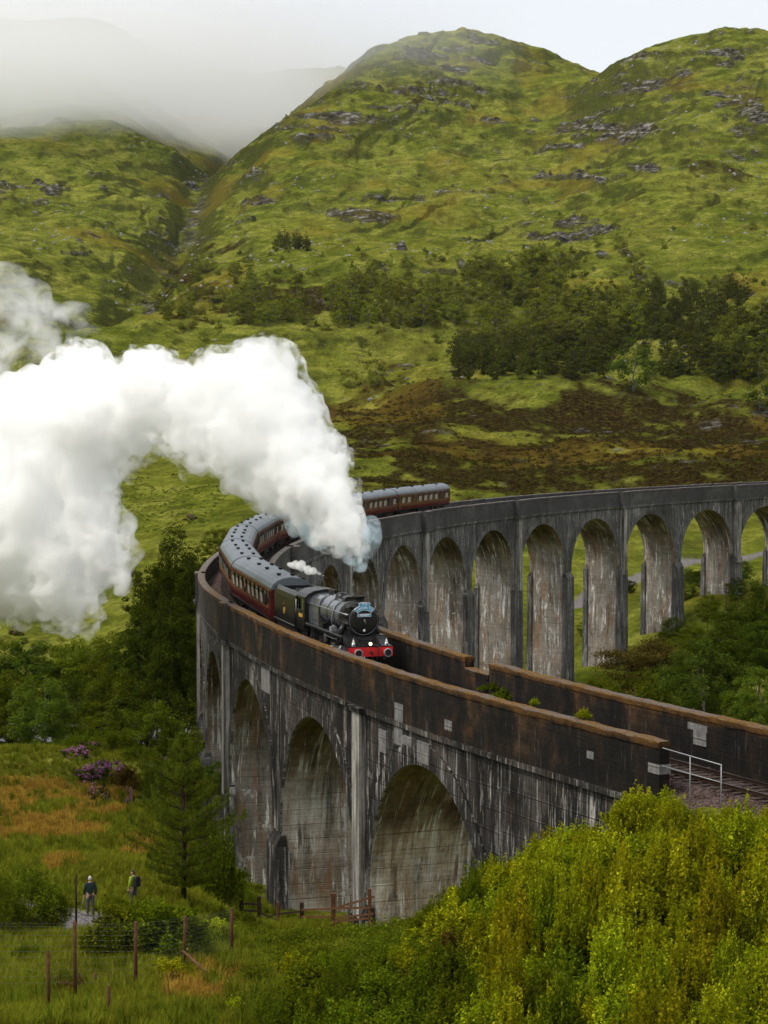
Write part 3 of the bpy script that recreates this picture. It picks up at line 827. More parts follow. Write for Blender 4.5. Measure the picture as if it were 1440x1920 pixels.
# ------------------------------------------------------------------ track
def build_track():
    t = NT('ballast'); p = t.geo()
    st = t.n('TexVoronoi', {'Vector': p, 'Scale': 11.0}); 
    c = t.ramp(st.outputs['Color'], [(0, (.020, .012, .010)), (.5, (.065, .040, .034)), (1, (.16, .11, .10))])
    c = t.mix(t.ramp(t.noise(p, .9, 4), [(.4, 0), (.7, .6)]), c, (.03, .018, .012))
    m_bal = t.bsdf(c, .95, .15, 0, t.bump(st.outputs['Distance'], 1.0, .06))
    m_rail = paint('rusty_rail', (.045, .026, .018), .5, .4, .5, scale=20)
    m_railtop = paint('rail_head', (.32, .31, .30), .28, .5, 1.0, scale=20)
    m_slp = paint('sleeper_wood', (.040, .028, .022), .85, .2, 0, .5, 9, .6)
    # ballast bed
    VB.rise = False; b = VB(); T0, T1 = -4.6 * ARC, 20.5 * ARC; n = 330
    prof = [(-2.60, -.66), (-2.0, -.46), (-1.6, -.24), (0, -.20), (1.6, -.24), (2.0, -.46), (2.60, -.66)]
    for i in range(n):
        a, c_ = T0 + (T1 - T0) * i / n, T0 + (T1 - T0) * (i + 1) / n
        wide = .0
        for (o0, z0), (o1, z1) in zip(prof[:-1], prof[1:]):
            def w(tt, o, z):
                kx = 1.0
                if tt < K_END * ARC and o > 2.2: return (tt, 3.9, ZR - .78)
                return (tt, o, ZR + z + .05 * math.sin(tt * 3 + o * 5))
            b.quad([w(a, o1, z1), w(c_, o1, z1), w(c_, o0, z0), w(a, o0, z0)], 't', sm=True)
    o = b.build('ballast_bed', [m_bal]); tag(o, kind='structure')
    # loose stones on the ballast by the handrail
    v, f = ico_arrays(1)
    vv, ff = [], []; r = np.random.default_rng(5)
    for q in range(5200):
        tt = r.uniform(-2.4, -.4) * ARC if q < 3800 else r.uniform(-.4, 3.5) * ARC
        o_ = r.uniform(-2.5, 2.5 if tt > K_END * ARC else 3.9)
        x, y = V2(tt / ARC, o_); z = ZR + float(np.interp(o_, [p_[0] for p_ in prof] + [3.9], [p_[1] for p_ in prof] + [-.78]))
        s = r.uniform(.03, .065)
        vv.append((v * (1 + .3 * r.standard_normal(v.shape))) * s + np.array([x, y, z])); ff.append(f + q * len(v))
    me = mesh_np('ballast_stones', np.concatenate(vv), np.concatenate(ff), [m_bal]); o = obj_me('ballast_stones', me); tag(o, kind='stuff')
    root = empty('railway_track')
    tag(root, 'single railway track on dark sleepers along the viaduct deck', 'railway track')
    for sg in (1, -1):
        b = VB(); n = 300
        for i in range(n):
            a, c_ = T0 + (T1 - T0) * i / n, T0 + (T1 - T0) * (i + 1) / n
            oc = sg * .7525
            for w0, w1, z0, z1, mi in ((-.07, .07, -.155, -.135, 0), (-.012, .012, -.135, -.04, 0), (-.036, .036, -.04, 0, 1)):
                pts = lambda tt: [(tt, oc + w0, ZR + z0), (tt, oc + w1, ZR + z0), (tt, oc + w1, ZR + z1), (tt, oc + w0, ZR + z1)]
                A, B = pts(a), pts(c_)
                for j in range(4):
                    b.quad([A[j], B[j], B[(j + 1) % 4], A[(j + 1) % 4]], 't', mi=mi if j == 2 else 0)
        b.build('rail', [m_rail, m_railtop], root)
    sl = MB().box(-1.3, 1.3, -.125, .125, -.29, -.16); me = sl.mesh('sleeper', m_slp)
    tt = -2.35 * ARC
    while tt < 2.2 * ARC:
        x, y = V2(tt / ARC); ph = PH0 - tt / RAD
        o = obj_me('sleeper', me, root, (x, y, ZR), (0, 0, ph + random.uniform(-.01, .01)))
        tt += .66
    b = VB()
    while tt < 20.4 * ARC:
        b.block(tt - .12, tt + .12, -1.3, 1.3, ZR - .29, ZR - .16); tt += .66
    o = b.build('far_sleepers', [m_slp], root); o['kind'] = 'stuff'

def ico_arrays(sub=1):
    import bmesh
    bm = bmesh.new(); bmesh.ops.create_icosphere(bm, subdivisions=sub, radius=1.0)
    bm.verts.ensure_lookup_table()
    v = np.array([p.co[:] for p in bm.verts]); f = np.array([[p.index for p in q.verts] for q in bm.faces]); bm.free()
    return v, f
# ------------------------------------------------------------------ train
M_BLK = paint('engine_black', (.007, .007, .007), .34, .35, 0, .3, 4, .15, dirt=(.022, .018, .015))
M_BLKG = paint('polished_black', (.15, .16, .18), .20, .9, .5, .15, 5, .0)
M_SOOT = paint('smokebox_black', (.010, .009, .008), .62, .3, 0, .3, 6, .2)
M_RED = paint('buffer_beam_red', (.62, .012, .014), .4, .5, 0, .12, 5)
M_STEEL = paint('bright_steel', (.42, .42, .42), .35, .5, .9, .2, 9)
M_GREYM = paint('grey_metal', (.30, .30, .31), .5, .4, .4, .2, 9)
M_WHITE = paint('white_enamel', (.80, .80, .78), .4, .4, 0, .05, 9)
M_BLUE = paint('headboard_blue', (.07, .33, .52), .4, .4, 0, .1, 9)
M_MAR = paint('maroon_paint', (.105, .014, .013), .30, .5, 0, .25, 2.0, .02, dirt=(.055, .016, .012))
M_ROOF = paint('coach_roof_grey', (.13, .150, .172), .45, .4, 0, .12, 1.2, .03, dirt=(.075, .08, .088))
M_UND = paint('underframe_black', (.018, .015, .013), .75, .2, 0, .4, 5, .3)
M_GLASS = paint('coach_window_glass', (.035, .038, .036), .08, .9, 0, .2, 3)
M_PANE_REFL = paint('painted_pane_reflection', (.30, .29, .22), .6, .3, 0, .2, 2)  # pale reflection painted as a flat colour on the window panes
M_GOLD = paint('lining_gold', (.42, .24, .045), .5, .4, 0, .1, 9)
M_RUST = paint('rust', (.13, .05, .02), .85, .2, 0, .4, 9)
M_COAL = paint('coal', (.012, .012, .013), .5, .5, 0, .4, 20, .6)

def emis():
    t = NT('lamp_lens'); b = t.n('BsdfPrincipled', {'Base Color': (1, .93, .75), 'Emission Color': (1, .86, .55), 'Emission Strength': 5.0, 'Roughness': .3})
    t.t.links.new(b.outputs[0], t.out.inputs['Surface']); return t.m
M_LAMP = emis()

def text(name, s, size, parent, mat, M, ext=.004, sx=1.0):
    cu = bpy.data.curves.new(name, 'FONT'); cu.body = s; cu.size = size; cu.align_x = 'CENTER'; cu.align_y = 'CENTER'; cu.extrude = ext; cu.offset = size * .02
    cu.resolution_u = 3
    o = bpy.data.objects.new(name, cu); C.objects.link(o)
    bpy.context.view_layer.update()
    me = bpy.data.meshes.new_from_object(o.evaluated_get(bpy.context.evaluated_depsgraph_get()))
    bpy.data.objects.remove(o)
    me.transform(Matrix.Scale(sx, 4, (1, 0, 0))); me.transform(M)
    me.materials.clear(); me.materials.append(mat)
    return obj_me(name, me, parent)
# text facing +x (front), reading left to right seen from the front: local x -> +y
FRONT = lambda x, y, z: Matrix.Translation((x, y, z)) @ Matrix(((0, 0, 1, 0), (1, 0, 0, 0), (0, 1, 0, 0), (0, 0, 0, 1)))

def circ_prof(r, n=28, cy_=0, cz=0): return [(cy_ + r * math.cos(2 * PI * i / n), cz + r * math.sin(2 * PI * i / n)) for i in range(n)]

def wheel(parent, x, y, r, w=.14, spokes=12, name='wheel', rim=M_UND, bal=False):
    m = MB(); n = 28; s = 1 if y > 0 else -1
    m.cyl((x, y - s * .07, r), (x, y - s * .04, r), r + .03, n=n)
    # tyre ring
    for (ra, rb) in ((r, r - .085),):
        vs = []; fs = []
        for i in range(n):
            a = 2 * PI * i / n
            for rr in (ra, rb):
                for yy in (y - s * .05, y + s * .07): vs.append((x + rr * math.cos(a), yy, r + rr * math.sin(a)))
        for i in range(n):
            j = (i + 1) % n; a, b = i * 4, j * 4
            fs += [(a, a + 1, b + 1, b), (a + 2, b + 2, b + 3, a + 3), (a + 1, a + 3, b + 3, b + 1), (a, b, b + 2, a + 2)]
        m.add(vs, fs, mi=1)
    m.cyl((x, y - s * .05, r), (x, y + s * .09, r), r * .17, n=12)
    for i in range(spokes):
        a = 2 * PI * i / spokes
        m.tube([(x, y, r), (x + (r - .06) * math.cos(a), y, r + (r - .06) * math.sin(a))], [.042, .032], n=5, caps=False)
    if bal:
        vs = [(x, y + s * .03, r)] + [(x + (r - .09) * math.cos(a), y + s * .03, r + (r - .09) * math.sin(a)) for a in np.linspace(.3, 1.7, 8)]
        m.add(vs, [(0, i, i + 1) for i in range(1, 8)])
    return m.build(name, [M_UND, rim], parent)

def place_on_track(root, k_front, length, k_of=None):
    """sets a vehicle of the given length with its front at k_front, heading towards lower k"""
    kr = k_front + length / ARC
    (x0, y0), (x1, y1) = V2(k_front), V2(kr)
    root.location = (x0, y0, ZR); root.rotation_euler = (0, 0, math.atan2(y0 - y1, x0 - x1))
    return kr

def build_loco(kf):
    L = empty('steam_locomotive')
    tag(L, 'black steam locomotive with red buffer beam, blue headboard and number plate 45407 leading the train', 'locomotive')
    # local axes: +x forward, +y to its left, z up from rail; front face of the buffers at x = 0
    b = MB().box(-.62, -.56, -1.31, 1.31, .80, 1.34, 0); b.box(-.625, -.555, -1.31, 1.31, 1.34, 1.355, 1)
    beam = b.build('buffer_beam', [M_RED, M_BLK], L)
    for s in (1, -1):
        m = MB().cyl((-.56, s * .87, 1.06), (-.25, s * .87, 1.06), .145, .12, 14, 0).cyl((-.56, s * .87, 1.06), (-.52, s * .87, 1.06), .20, n=14, mi=0)
        m.cyl((-.25, s * .87, 1.06), (-.05, s * .87, 1.06), .07, n=10, mi=1)
        bf = m.build('buffer', [M_RED, M_STEEL], L)
        m = MB().cyl((-.06, s * .87, 1.06), (-.02, s * .87, 1.06), .255, n=24, mi=0).cyl((-.02, s * .87, 1.06), (.0, s * .87, 1.06), .245, .22, 24, 0).cyl((.0, s * .87, 1.06), (.006, s * .87, 1.06), .185, n=24, mi=1)
        m.build('buffer_head', [M_GREYM, M_UND], bf)
    # coupling hook, hoses
    m = MB().box(-.56, -.30, -.04, .04, 1.0, 1.1).tube([(-.32, 0, 1.05), (-.2, 0, 1.12), (-.14, 0, 1.04), (-.2, 0, .98)], .03, 6)
    for i in range(3): m.tube([(-.25, -.05, 1.0 - i * .16), (-.22, .05, .93 - i * .16), (-.25, .0, .86 - i * .16)], .028, 5)
    m.build('coupling_hook', M_UND, L)
    m = MB().tube([(-.58, .42, 1.3), (-.42, .42, 1.38), (-.34, .42, 1.2), (-.34, .36, .7), (-.4, .2, .55), (-.5, .05, .62)], .035, 7)
    m.build('brake_hose', M_UND, L)
    m = MB().tube([(-.56, -.38, .82), (-.36, -.40, .60), (-.36, -.62, .44), (-.42, -.95, .46), (-.5, -1.0, .66)], .03, 7); m.build('steam_heat_hose', M_GREYM, L)
    # front platform and curved drop to the frames
    prof = [(-.56, 1.34), (-.56, 1.40), (-1.35, 1.44), (-1.75, 1.62), (-2.05, 1.86), (-2.05, 1.80), (-1.80, 1.56), (-1.4, 1.38)]
    m = MB(); n = len(prof)
    m.add([(x, -1.25, z) for x, z in prof] + [(x, 1.25, z) for x, z in prof], [(i, (i + 1) % n, n + (i + 1) % n, n + i) for i in range(n)] + [tuple(range(n)), tuple(range(n, 2 * n))[::-1]])
    m.build('front_platform', M_BLK, L)
    # main frames between the wheels
    m = MB()
    for s in (1, -1):
        m.box(-12.0, -.62, s * .60 - .02, s * .60 + .02, .42, 1.50)
        m.add([(-.62, s * .62, 1.35), (-1.0, s * .62, 1.60), (-1.9, s * .62, 1.95), (-2.0, s * .62, 1.35)], [(0, 1, 2, 3)])
    m.box(-11.9, -2.2, -.58, .58, .55, 1.60)
    m.build('main_frame', M_UND, L)
    # running boards with valance
    for s in (1, -1):
        y0, y1 = sorted((s * .72, s * 1.30))
        m = MB().box(-10.1, -2.0, y0, y1, 1.80, 1.85, 0); m.box(-10.1, -2.0, *sorted((s * 1.27, s * 1.305)), 1.66, 1.80, 0)
        m.box(-10.1, -2.0, *sorted((s * 1.305, s * 1.312)), 1.815, 1.84, 1)
        m.build('running_board', [M_BLK, M_GREYM], L)
        # cylinder, slide bars, valve chest
        m = MB().cyl((-2.25, s * 1.07, .98), (-3.25, s * 1.07, .98), .40, n=20, mi=0).cyl((-2.15, s * 1.07, .98), (-2.25, s * 1.07, .98), .34, .40, 20, 1)
        m.cyl((-2.1, s * 1.0, 1.50), (-3.4, s * 1.0, 1.50), .22, n=16, mi=0).cyl((-1.98, s * 1.0, 1.50), (-2.1, s * 1.0, 1.50), .15, .2, 14, 2)
        m.box(-3.2, -2.3, *sorted((s * .8, s * 1.38)), 1.0, 1.5, 0)
        m.build('cylinder', [M_BLK, M_GREYM, M_STEEL], L)
        m = MB().cyl((-3.2, s * 1.07, .98), (-4.6, s * 1.07, .98), .035, n=8, mi=0)
        m.box(-4.9, -3.25, *sorted((s * 1.02, s * 1.12)), 1.12, 1.18, 0).box(-4.9, -3.25, *sorted((s * 1.02, s * 1.12)), .79, .85, 0).box(-4.6, -4.3, *sorted((s * 1.0, s * 1.15)), .82, 1.16, 0)
        m.build('slide_bars', [M_STEEL], L)
        m = MB()
        m.tube([(-4.45, s * 1.18, .98), (-7.75, s * 1.18, .72)], .055, 6, 0)
        m.build('connecting_rod', [M_STEEL], L)
        m = MB().box(-9.95, -5.35, *sorted((s * 1.06, s * 1.11)), .66, .76, 0)
        for xx in (-5.45, -7.75, -9.9): m.cyl((xx, s * 1.03, .71), (xx, s * 1.15, .71), .11, n=12, mi=0)
        m.build('coupling_rod', [M_STEEL], L)
        m = MB().tube([(-7.7, s * 1.22, .8), (-6.2, s * 1.22, .9), (-6.1, s * 1.2, 1.5), (-4.6, s * 1.12, 1.45), (-3.5, s * 1.0, 1.5)], .035, 6, 0).box(-6.3, -5.9, *sorted((s * 1.1, s * 1.2)), 1.1, 1.75, 0)
        m.build('valve_gear', [M_STEEL], L)
        for xx in (-5.45, -7.75, -9.9): wheel(L, xx, s * .92, .91, spokes=16, name='driving_wheel', bal=True)
        for xx in (-1.65, -3.65): wheel(L, xx, s * .86, .50, spokes=10, name='leading_wheel')
        # splashers
        for xx in (-5.45, -7.75):
            m = MB(); vs = []; fs = []; N = 12
            for i in range(N + 1):
                a = PI * (.16 + .68 * i / N)
                for yy in (s * .74, s * 1.05): vs.append((xx + 1.0 * math.cos(a), yy, .93 + 1.0 * math.sin(a)))
            for i in range(N): fs.append((2 * i, 2 * i + 1, 2 * i + 3, 2 * i + 2))
            fs.append(tuple(range(1, 2 * N + 3, 2))); m.add(vs, fs); m.build('splasher', M_BLK, L)
        # front steps
        m = MB().box(-2.15, -2.1, *sorted((s * 1.28, s * 1.0)), 1.3, 1.8)
        for zz in (.45, .80): m.box(-2.3, -2.0, *sorted((s * 1.05, s * 1.32)), zz, zz + .03)
        m.box(-2.17, -2.13, *sorted((s * 1.28, s * 1.31)), .45, 1.8); m.build('front_step', M_BLK, L)
        # lamp irons with white lamps
        m = MB().cyl((-.72, s * .98, 1.36), (-.72, s * .98, 1.60), .10, .085, 12, 0).cyl((-.72, s * .98, 1.60), (-.72, s * .98, 1.74), .085, .02, 12, 0)
        m.tube([(-.72, s * .98 - .06, 1.66), (-.72, s * .98, 1.86), (-.72, s * .98 + .06, 1.66)], .012, 5, 0)
        m.cyl((-.62, s * .98, 1.48), (-.60, s * .98, 1.48), .055, n=10, mi=1)
        m.build('head_lamp', [M_WHITE, M_GLASS], L)
    m = MB().cyl((-.78, .0, 1.40), (-.78, .0, 1.60), .12, n=12, mi=0).cyl((-.66, 0, 1.52), (-.62, 0, 1.52), .095, n=16, mi=0)
    lamp = m.build('running_lamp', [M_BLK], L)
    MB().cyl((-.62, 0, 1.52), (-.605, 0, 1.52), .082, n=16).build('lamp_lens', [M_LAMP], lamp)
    # smokebox with its saddle
    zc = 2.74
    m = MB().sweep(circ_prof(.93, 36, 0, zc), [-2.02, -2.0, -4.05], 0, sm=False)
    m.f  # flat caps stay
    sb = m.build('smokebox', M_SOOT, L)
    for p in sb.data.polygons: p.use_smooth = len(p.vertices) == 4
    m = MB(); 
    m.add([(-2.15, -.62, 1.5), (-3.9, -.62, 1.5), (-3.9, .62, 1.5), (-2.15, .62, 1.5), (-2.15, -.80, 2.3), (-3.9, -.80, 2.3), (-3.9, .80, 2.3), (-2.15, .80, 2.3)],
          [(0, 3, 7, 4), (1, 5, 6, 2), (0, 4, 5, 1), (3, 2, 6, 7)])
    m.build('smokebox_saddle', M_SOOT, L)
    # steam pipes down to the cylinders
    m = MB()
    for s in (1, -1): m.tube([(-3.0, s * .8, 2.4), (-3.0, s * 1.1, 2.0), (-3.0, s * 1.12, 1.4)], [.2, .2, .17], 10)
    m.build('steam_pipe', M_BLK, L) if False else None
    for s in (1, -1): MB().tube([(-3.0, s * .8, 2.4), (-3.0, s * 1.08, 2.05), (-3.0, s * 1.12, 1.4)], [.2, .2, .17], 10).build('steam_pipe', M_BLK, L)
    # door: dished, with rim ring, hinge straps, dart
    m = MB(); N = 30; rings = [(.815, -1.985), (.80, -1.94), (.66, -1.90), (.45, -1.865), (.22, -1.85), (.03, -1.845)]
    vs = [(x, r * math.cos(2 * PI * i / N), zc + r * math.sin(2 * PI * i / N)) for r, x in rings for i in range(N)]
    fs = [(a * N + i, a * N + (i + 1) % N, (a + 1) * N + (i + 1) % N, (a + 1) * N + i) for a in range(len(rings) - 1) for i in range(N)]
    fs.append(tuple(range((len(rings) - 1) * N, len(rings) * N)))
    m.add(vs, fs, sm=True)
    door = m.build('smokebox_door', M_SOOT, L)
    m = MB(); pts = [(-1.985, .845 * math.cos(2 * PI * i / 40), zc + .845 * math.sin(2 * PI * i / 40)) for i in range(41)]; m.tube(pts, .028, 6, caps=False); m.build('door_rim', M_BLKG, door)
    for dz in (.34, -.34): MB().box(-1.905, -1.868, -.80, .22, zc + dz - .03, zc + dz + .03).build('hinge_strap', M_BLK, door)
    MB().cyl((-1.86, 0, zc), (-1.76, 0, zc), .05, n=10).tube([(-1.78, 0, zc), (-1.76, .05, zc - .24)], .018, 5).build('door_handle', M_STEEL, door)
    MB().tube([(-1.90, .62 * math.cos(a), zc + .50 + .06 * math.sin(a)) for a in np.linspace(0, PI, 9)], .016, 5).build('handrail', M_STEEL, door)
    # shed plate
    MB().cyl((-1.90, 0, zc - .58), (-1.875, 0, zc - .58), .075, n=14).build('shed_plate', M_WHITE, door)
    # number plate
    np_ = MB().box(-1.86, -1.825, -.40, .40, zc + .20, zc + .37, 1).box(-1.83, -1.815, -.375, .375, zc + .22, zc + .35, 0).build('number_plate', [M_BLUE, M_WHITE], L)
    text('number_lettering', '45407', .165, np_, M_WHITE, FRONT(-1.812, 0, zc + .285), sx=1.35)
    # headboard: arched blue plate with two tiers
    def arcplate(x, r0, r1, a0, a1, c0, mi, n=14):
        m = MB(); vs = []
        for i in range(n + 1):
            a = a0 + (a1 - a0) * i / n
            for r in (r0, r1):
                for xx in (x, x + .035): vs.append((xx, r * math.sin(a), c0 + r * math.cos(a)))
        fs = []
        for i in range(n):
            a = i * 4; b = a + 4
            fs += [(a + 1, a + 3, b + 3, b + 1), (a, b, b + 2, a + 2), (a + 2, b + 2, b + 3, a + 3), (a, a + 1, b + 1, b)]
        fs += [(0, 2, 3, 1), (n * 4, n * 4 + 1, n * 4 + 3, n * 4 + 2)]
        m.add(vs, fs, mi=mi); return m
    hb = arcplate(-1.84, .60, .86, -.74, .74, zc + .0, 0)
    t2 = arcplate(-1.842, .80, 1.02, -.33, .33, zc + .0, 0); hb.add(t2.v, t2.f, mi=0)
    head = hb.build('headboard', [M_BLUE], L)
    rim = arcplate(-1.846, .575, .885, -.77, .77, zc, 0); r2 = arcplate(-1.848, .80, 1.045, -.355, .355, zc, 0); rim.add(r2.v, r2.f); rim.build('headboard_rim', [M_WHITE], head)
    word = 'JACOBITE'
    for i, ch in enumerate(word):
        a = (i - (len(word) - 1) / 2) * .178
        M = Matrix.Translation((-1.800, .73 * math.sin(a), zc + .73 * math.cos(a))) @ Matrix.Rotation(-a, 4, 'X') @ Matrix(((0, 0, 1, 0), (1, 0, 0, 0), (0, 1, 0, 0), (0, 0, 0, 1)))
        text('headboard_letter', ch, .185, head, M_WHITE, M)
    text('headboard_lettering', 'THE', .15, head, M_WHITE, FRONT(-1.800, 0, zc + .925), sx=1.2)
    # chimney, domes, boiler
    def lathe_z(m, x, y, prof, n=20, mi=0):
        vs = [(x + r * math.cos(2 * PI * i / n), y + r * math.sin(2 * PI * i / n), z) for r, z in prof for i in range(n)]
        fs = [(a * n + i, a * n + (i + 1) % n, (a + 1) * n + (i + 1) % n, (a + 1) * n + i) for a in range(len(prof) - 1) for i in range(n)]
        m.add(vs, fs, mi=mi, sm=True)
    m = MB(); lathe_z(m, -3.0, 0, [(.52, 3.52), (.40, 3.62), (.33, 3.72), (.31, 3.90), (.36, 3.95), (.40, 3.99), (.40, 4.05), (.30, 4.06), (.27, 3.9), (.27, 3.6)]); m.build('chimney', M_SOOT, L)
    N = 36
    def ring(x, r, cz): return (x, r, cz)
    m = MB(); xs = [(-4.05, .80, 2.745), (-4.1, .84, 2.745), (-5.9, .86, 2.75), (-8.2, .93, 2.76)]
    vs = [(x, r * math.cos(2 * PI * i / N), cz + r * math.sin(2 * PI * i / N)) for x, r, cz in xs for i in range(N)]
    m.add(vs, [(a * N + i, a * N + (i + 1) % N, (a + 1) * N + (i + 1) % N, (a + 1) * N + i) for a in range(3) for i in range(N)], sm=True)
    boiler = m.build('boiler', M_BLKG, L)
    for xx, rr in ((-4.12, .848), (-5.3, .866), (-6.7, .898), (-8.15, .938)):
        m = MB(); m.tube([(xx, rr * math.cos(2 * PI * i / N), 2.75 + rr * math.sin(2 * PI * i / N)) for i in range(N + 1)], .020, 5, caps=False); m.build('boiler_band', M_BLK, boiler)
    m = MB(); lathe_z(m, -6.55, 0, [(.50, 3.50), (.42, 3.60), (.39, 3.72), (.34, 3.84), (.22, 3.93), (.0, 3.96)]); m.build('steam_dome', M_BLK, L)
    m = MB(); m.sweep([(-.34, 3.50), (.34, 3.50), (.30, 3.72), (.18, 3.84), (-.18, 3.84), (-.30, 3.72)], [(-4.85, 1, 0), (-5.55, 1, 0)]); m.build('top_feed', M_BLK, L)
    # firebox: flat-sided with rounded shoulders
    fp = [(1.02, 1.85), (1.04, 2.6), (1.0, 3.1), (.86, 3.42), (.55, 3.60), (0, 3.66), (-.55, 3.60), (-.86, 3.42), (-1.0, 3.1), (-1.04, 2.6), (-1.02, 1.85)]
    m = MB().sweep(fp, [(-8.2, .97, .06), (-8.3, 1, 0), (-10.3, 1.0, -.03)], sm=False); m.build('firebox', M_BLKG, L)
    m = MB()
    for dx in (-.16, .16):
        lathe_z(m, -8.9 + dx, 0, [(.11, 3.6), (.11, 3.84), (.07, 3.9), (.07, 3.98), (.0, 3.98)], 12)
    m.build('safety_valves', M_BLK, L)
    MB().tube([(-10.0, .3, 3.6), (-10.0, .3, 3.85)], [.04, .03], 8).build('whistle', M_STEEL, L)
    for s in (1, -1):
        m = MB().tube([(-2.1, s * .93, 3.05), (-4.0, s * .98, 3.05), (-8.2, s * 1.08, 3.05), (-10.2, s * 1.12, 3.05)], .025, 6)
        for xx in (-2.6, -4.3, -6.2, -8.0, -9.6): m.tube([(xx, s * .80, 3.02), (xx, s * (1.0 + .02 * (-xx - 4)), 3.05)], .02, 5)
        m.build('boiler_handrail', M_STEEL, L)
        # injector pipes and sandboxes
        m = MB().tube([(-5.2, s * .35, 3.6), (-5.25, s * .80, 3.3), (-5.3, s * .97, 2.7), (-5.4, s * .95, 1.95)], .03, 6); m.build('feed_pipe', M_GREYM, L)
        m = MB().box(-5.0, -4.6, *sorted((s * .85, s * 1.2)), 1.85, 2.12).cyl((-4.8, s * 1.0, 2.12), (-4.8, s * 1.0, 2.2), .08, n=10); m.build('sandbox', M_GREYM if s < 0 else M_BLK, L)
        m = MB().box(-7.2, -6.4, *sorted((s * .95, s * 1.2)), 1.85, 2.15); m.build('lubricator', M_BLK, L)
    # cab: front sheet, cut-out side sheets, curved roof
    x0, x1 = -10.25, -12.15
    m = MB()
    rp = [(1.30, 3.35), (1.12, 3.56), (.75, 3.74), (0, 3.84), (-.75, 3.74), (-1.12, 3.56), (-1.30, 3.35)]
    rin = [(y * .97, z - .05) for y, z in rp][::-1]
    m.sweep(rp + rin, [x0 + .12, x1 - .15]); roof = m.build('cab_roof', M_BLK, L)
    m = MB().sweep([(1.28, 1.85), (1.28, 3.34), (1.10, 3.54), (.74, 3.72), (0, 3.81), (-.74, 3.72), (-1.10, 3.54), (-1.28, 3.34), (-1.28, 1.85)], [x0, x0 - .04]); m.build('cab_front', M_BLK, L)
    for s in (1, -1):
        y0, y1 = sorted((s * 1.28, s * 1.32))
        m = MB().box(x1, x0, y0, y1, 1.30, 2.55)
        m.box(x0 - .28, x0, y0, y1, 2.55, 3.36).box(x1, x0, y0, y1, 3.24, 3.36).box(x0 - .86, x0 - .76, y0, y1, 2.55, 3.24).box(x0 - 1.45, x0 - 1.36, y0, y1, 2.55, 3.24)
        m.build('cab_side', M_BLK, L)
        MB().box(x0 - .76, x0 - .28, *sorted((s * 1.295, s * 1.305)), 2.55, 3.24).build('cab_window', M_GLASS, L)
        MB().box(x0 - 1.35, x0 - .45, *sorted((s * 1.32, s * 1.328)), 2.08, 2.30).build('cab_number', M_GOLD, L)
        m = MB().tube([(x1 + .02, s * 1.36, 1.5), (x1 + .02, s * 1.36, 3.1)], .02, 6); m.build('cab_handrail', M_STEEL, L)
        m = MB()
        for zz in (.5, .95): m.box(x1 + .1, x1 + .6, *sorted((s * 1.1, s * 1.36)), zz, zz + .03)
        m.box(x1 + .12, x1 + .16, *sorted((s * 1.27, s * 1.3)), .5, 1.3).box(x1 + .54, x1 + .58, *sorted((s * 1.27, s * 1.3)), .5, 1.3); m.build('cab_step', M_BLK, L)
        MB().box(x0 + .003, x0 + .02, *sorted((s * .72, s * 1.1)), 2.9, 3.35).build('spectacle_window', M_GLASS, L)
    MB().box(x1, x0, -1.27, 1.27, 1.26, 1.32).build('cab_floor', M_BLK, L)
    kr = place_on_track(L, kf, 12.6)
    # ---------------- tender
    T = empty('tender'); tag(T, 'black coal tender with a small gold crest on its plain side, behind the engine cab', 'tender')
    lt = 6.7
    prof = [(1.27, 1.30), (1.30, 1.36), (1.30, 2.95), (1.22, 3.22), (1.02, 3.42), (.95, 3.42), (.95, 3.0), (-.95, 3.0), (-.95, 3.42), (-1.02, 3.42), (-1.22, 3.22), (-1.30, 2.95), (-1.30, 1.36), (-1.27, 1.30)]
    m = MB().sweep(prof, [-.05, -lt + .55]); m.build('tank_body', M_BLK, T)
    MB().box(-lt + .5, -lt + .56, -1.25, 1.25, 1.3, 3.35).build('tank_end', M_BLK, T)
    m = MB(); v, f = ico_arrays(1); r = np.random.default_rng(9)
    for i in range(150):
        c_ = np.array([r.uniform(-4.6, -.5), r.uniform(-.85, .85), 3.02]); c_[2] += .38 * (1 - (c_[1] / .95) ** 2) * (1 - abs(c_[0] + 2.4) / 3.2)
        s = r.uniform(.08, .17); q = v * (1 + .25 * r.standard_normal(v.shape)) * s + c_
        m.add([tuple(p) for p in q], [tuple(p) for p in f])
    o = m.build('coal_load', M_COAL, T); o['kind'] = 'stuff'
    m = MB().box(-lt + .6, -.1, -1.22, 1.22, 1.18, 1.30).box(-lt + .52, -lt + .6, -1.3, 1.3, .85, 1.35)
    for s in (1, -1): m.box(-lt + .6, -.2, *sorted((s * 1.08, s * 1.12)), .55, 1.2)
    m.build('tender_frame', M_UND, T)
    for s in (1, -1):
        for xx in (-1.15, -3.1, -5.05):
            wheel(T, xx, s * .84, .65, spokes=12)
            MB().box(xx - .18, xx + .18, *sorted((s * 1.1, s * 1.24)), .5, .95).build('axle_box', M_UND, T)
        MB().box(-lt + .5, -.1, *sorted((s * 1.305, s * 1.312)), 1.34, 1.375).build('lining', M_GREYM, T)
        # crest: a wheel with a small lion above it, in outline
        m = MB(); y = s * 1.312
        m.tube([(-3.1 + .20 * math.cos(a), y, 2.05 + .20 * math.sin(a)) for a in np.linspace(0, 2 * PI, 19)], .026, 5, 0, caps=False)
        for a in np.linspace(0, PI, 4)[:3]: m.tube([(-3.1 + .19 * math.cos(a), y, 2.05 + .19 * math.sin(a)), (-3.1 - .19 * math.cos(a), y, 2.05 - .19 * math.sin(a))], .014, 4, 0)
        m.tube([(-3.42, y, 2.33), (-3.30, y, 2.42), (-3.0, y, 2.42), (-2.86, y, 2.52), (-2.80, y, 2.46)], [.03, .06, .06, .06, .02], 6, 1)
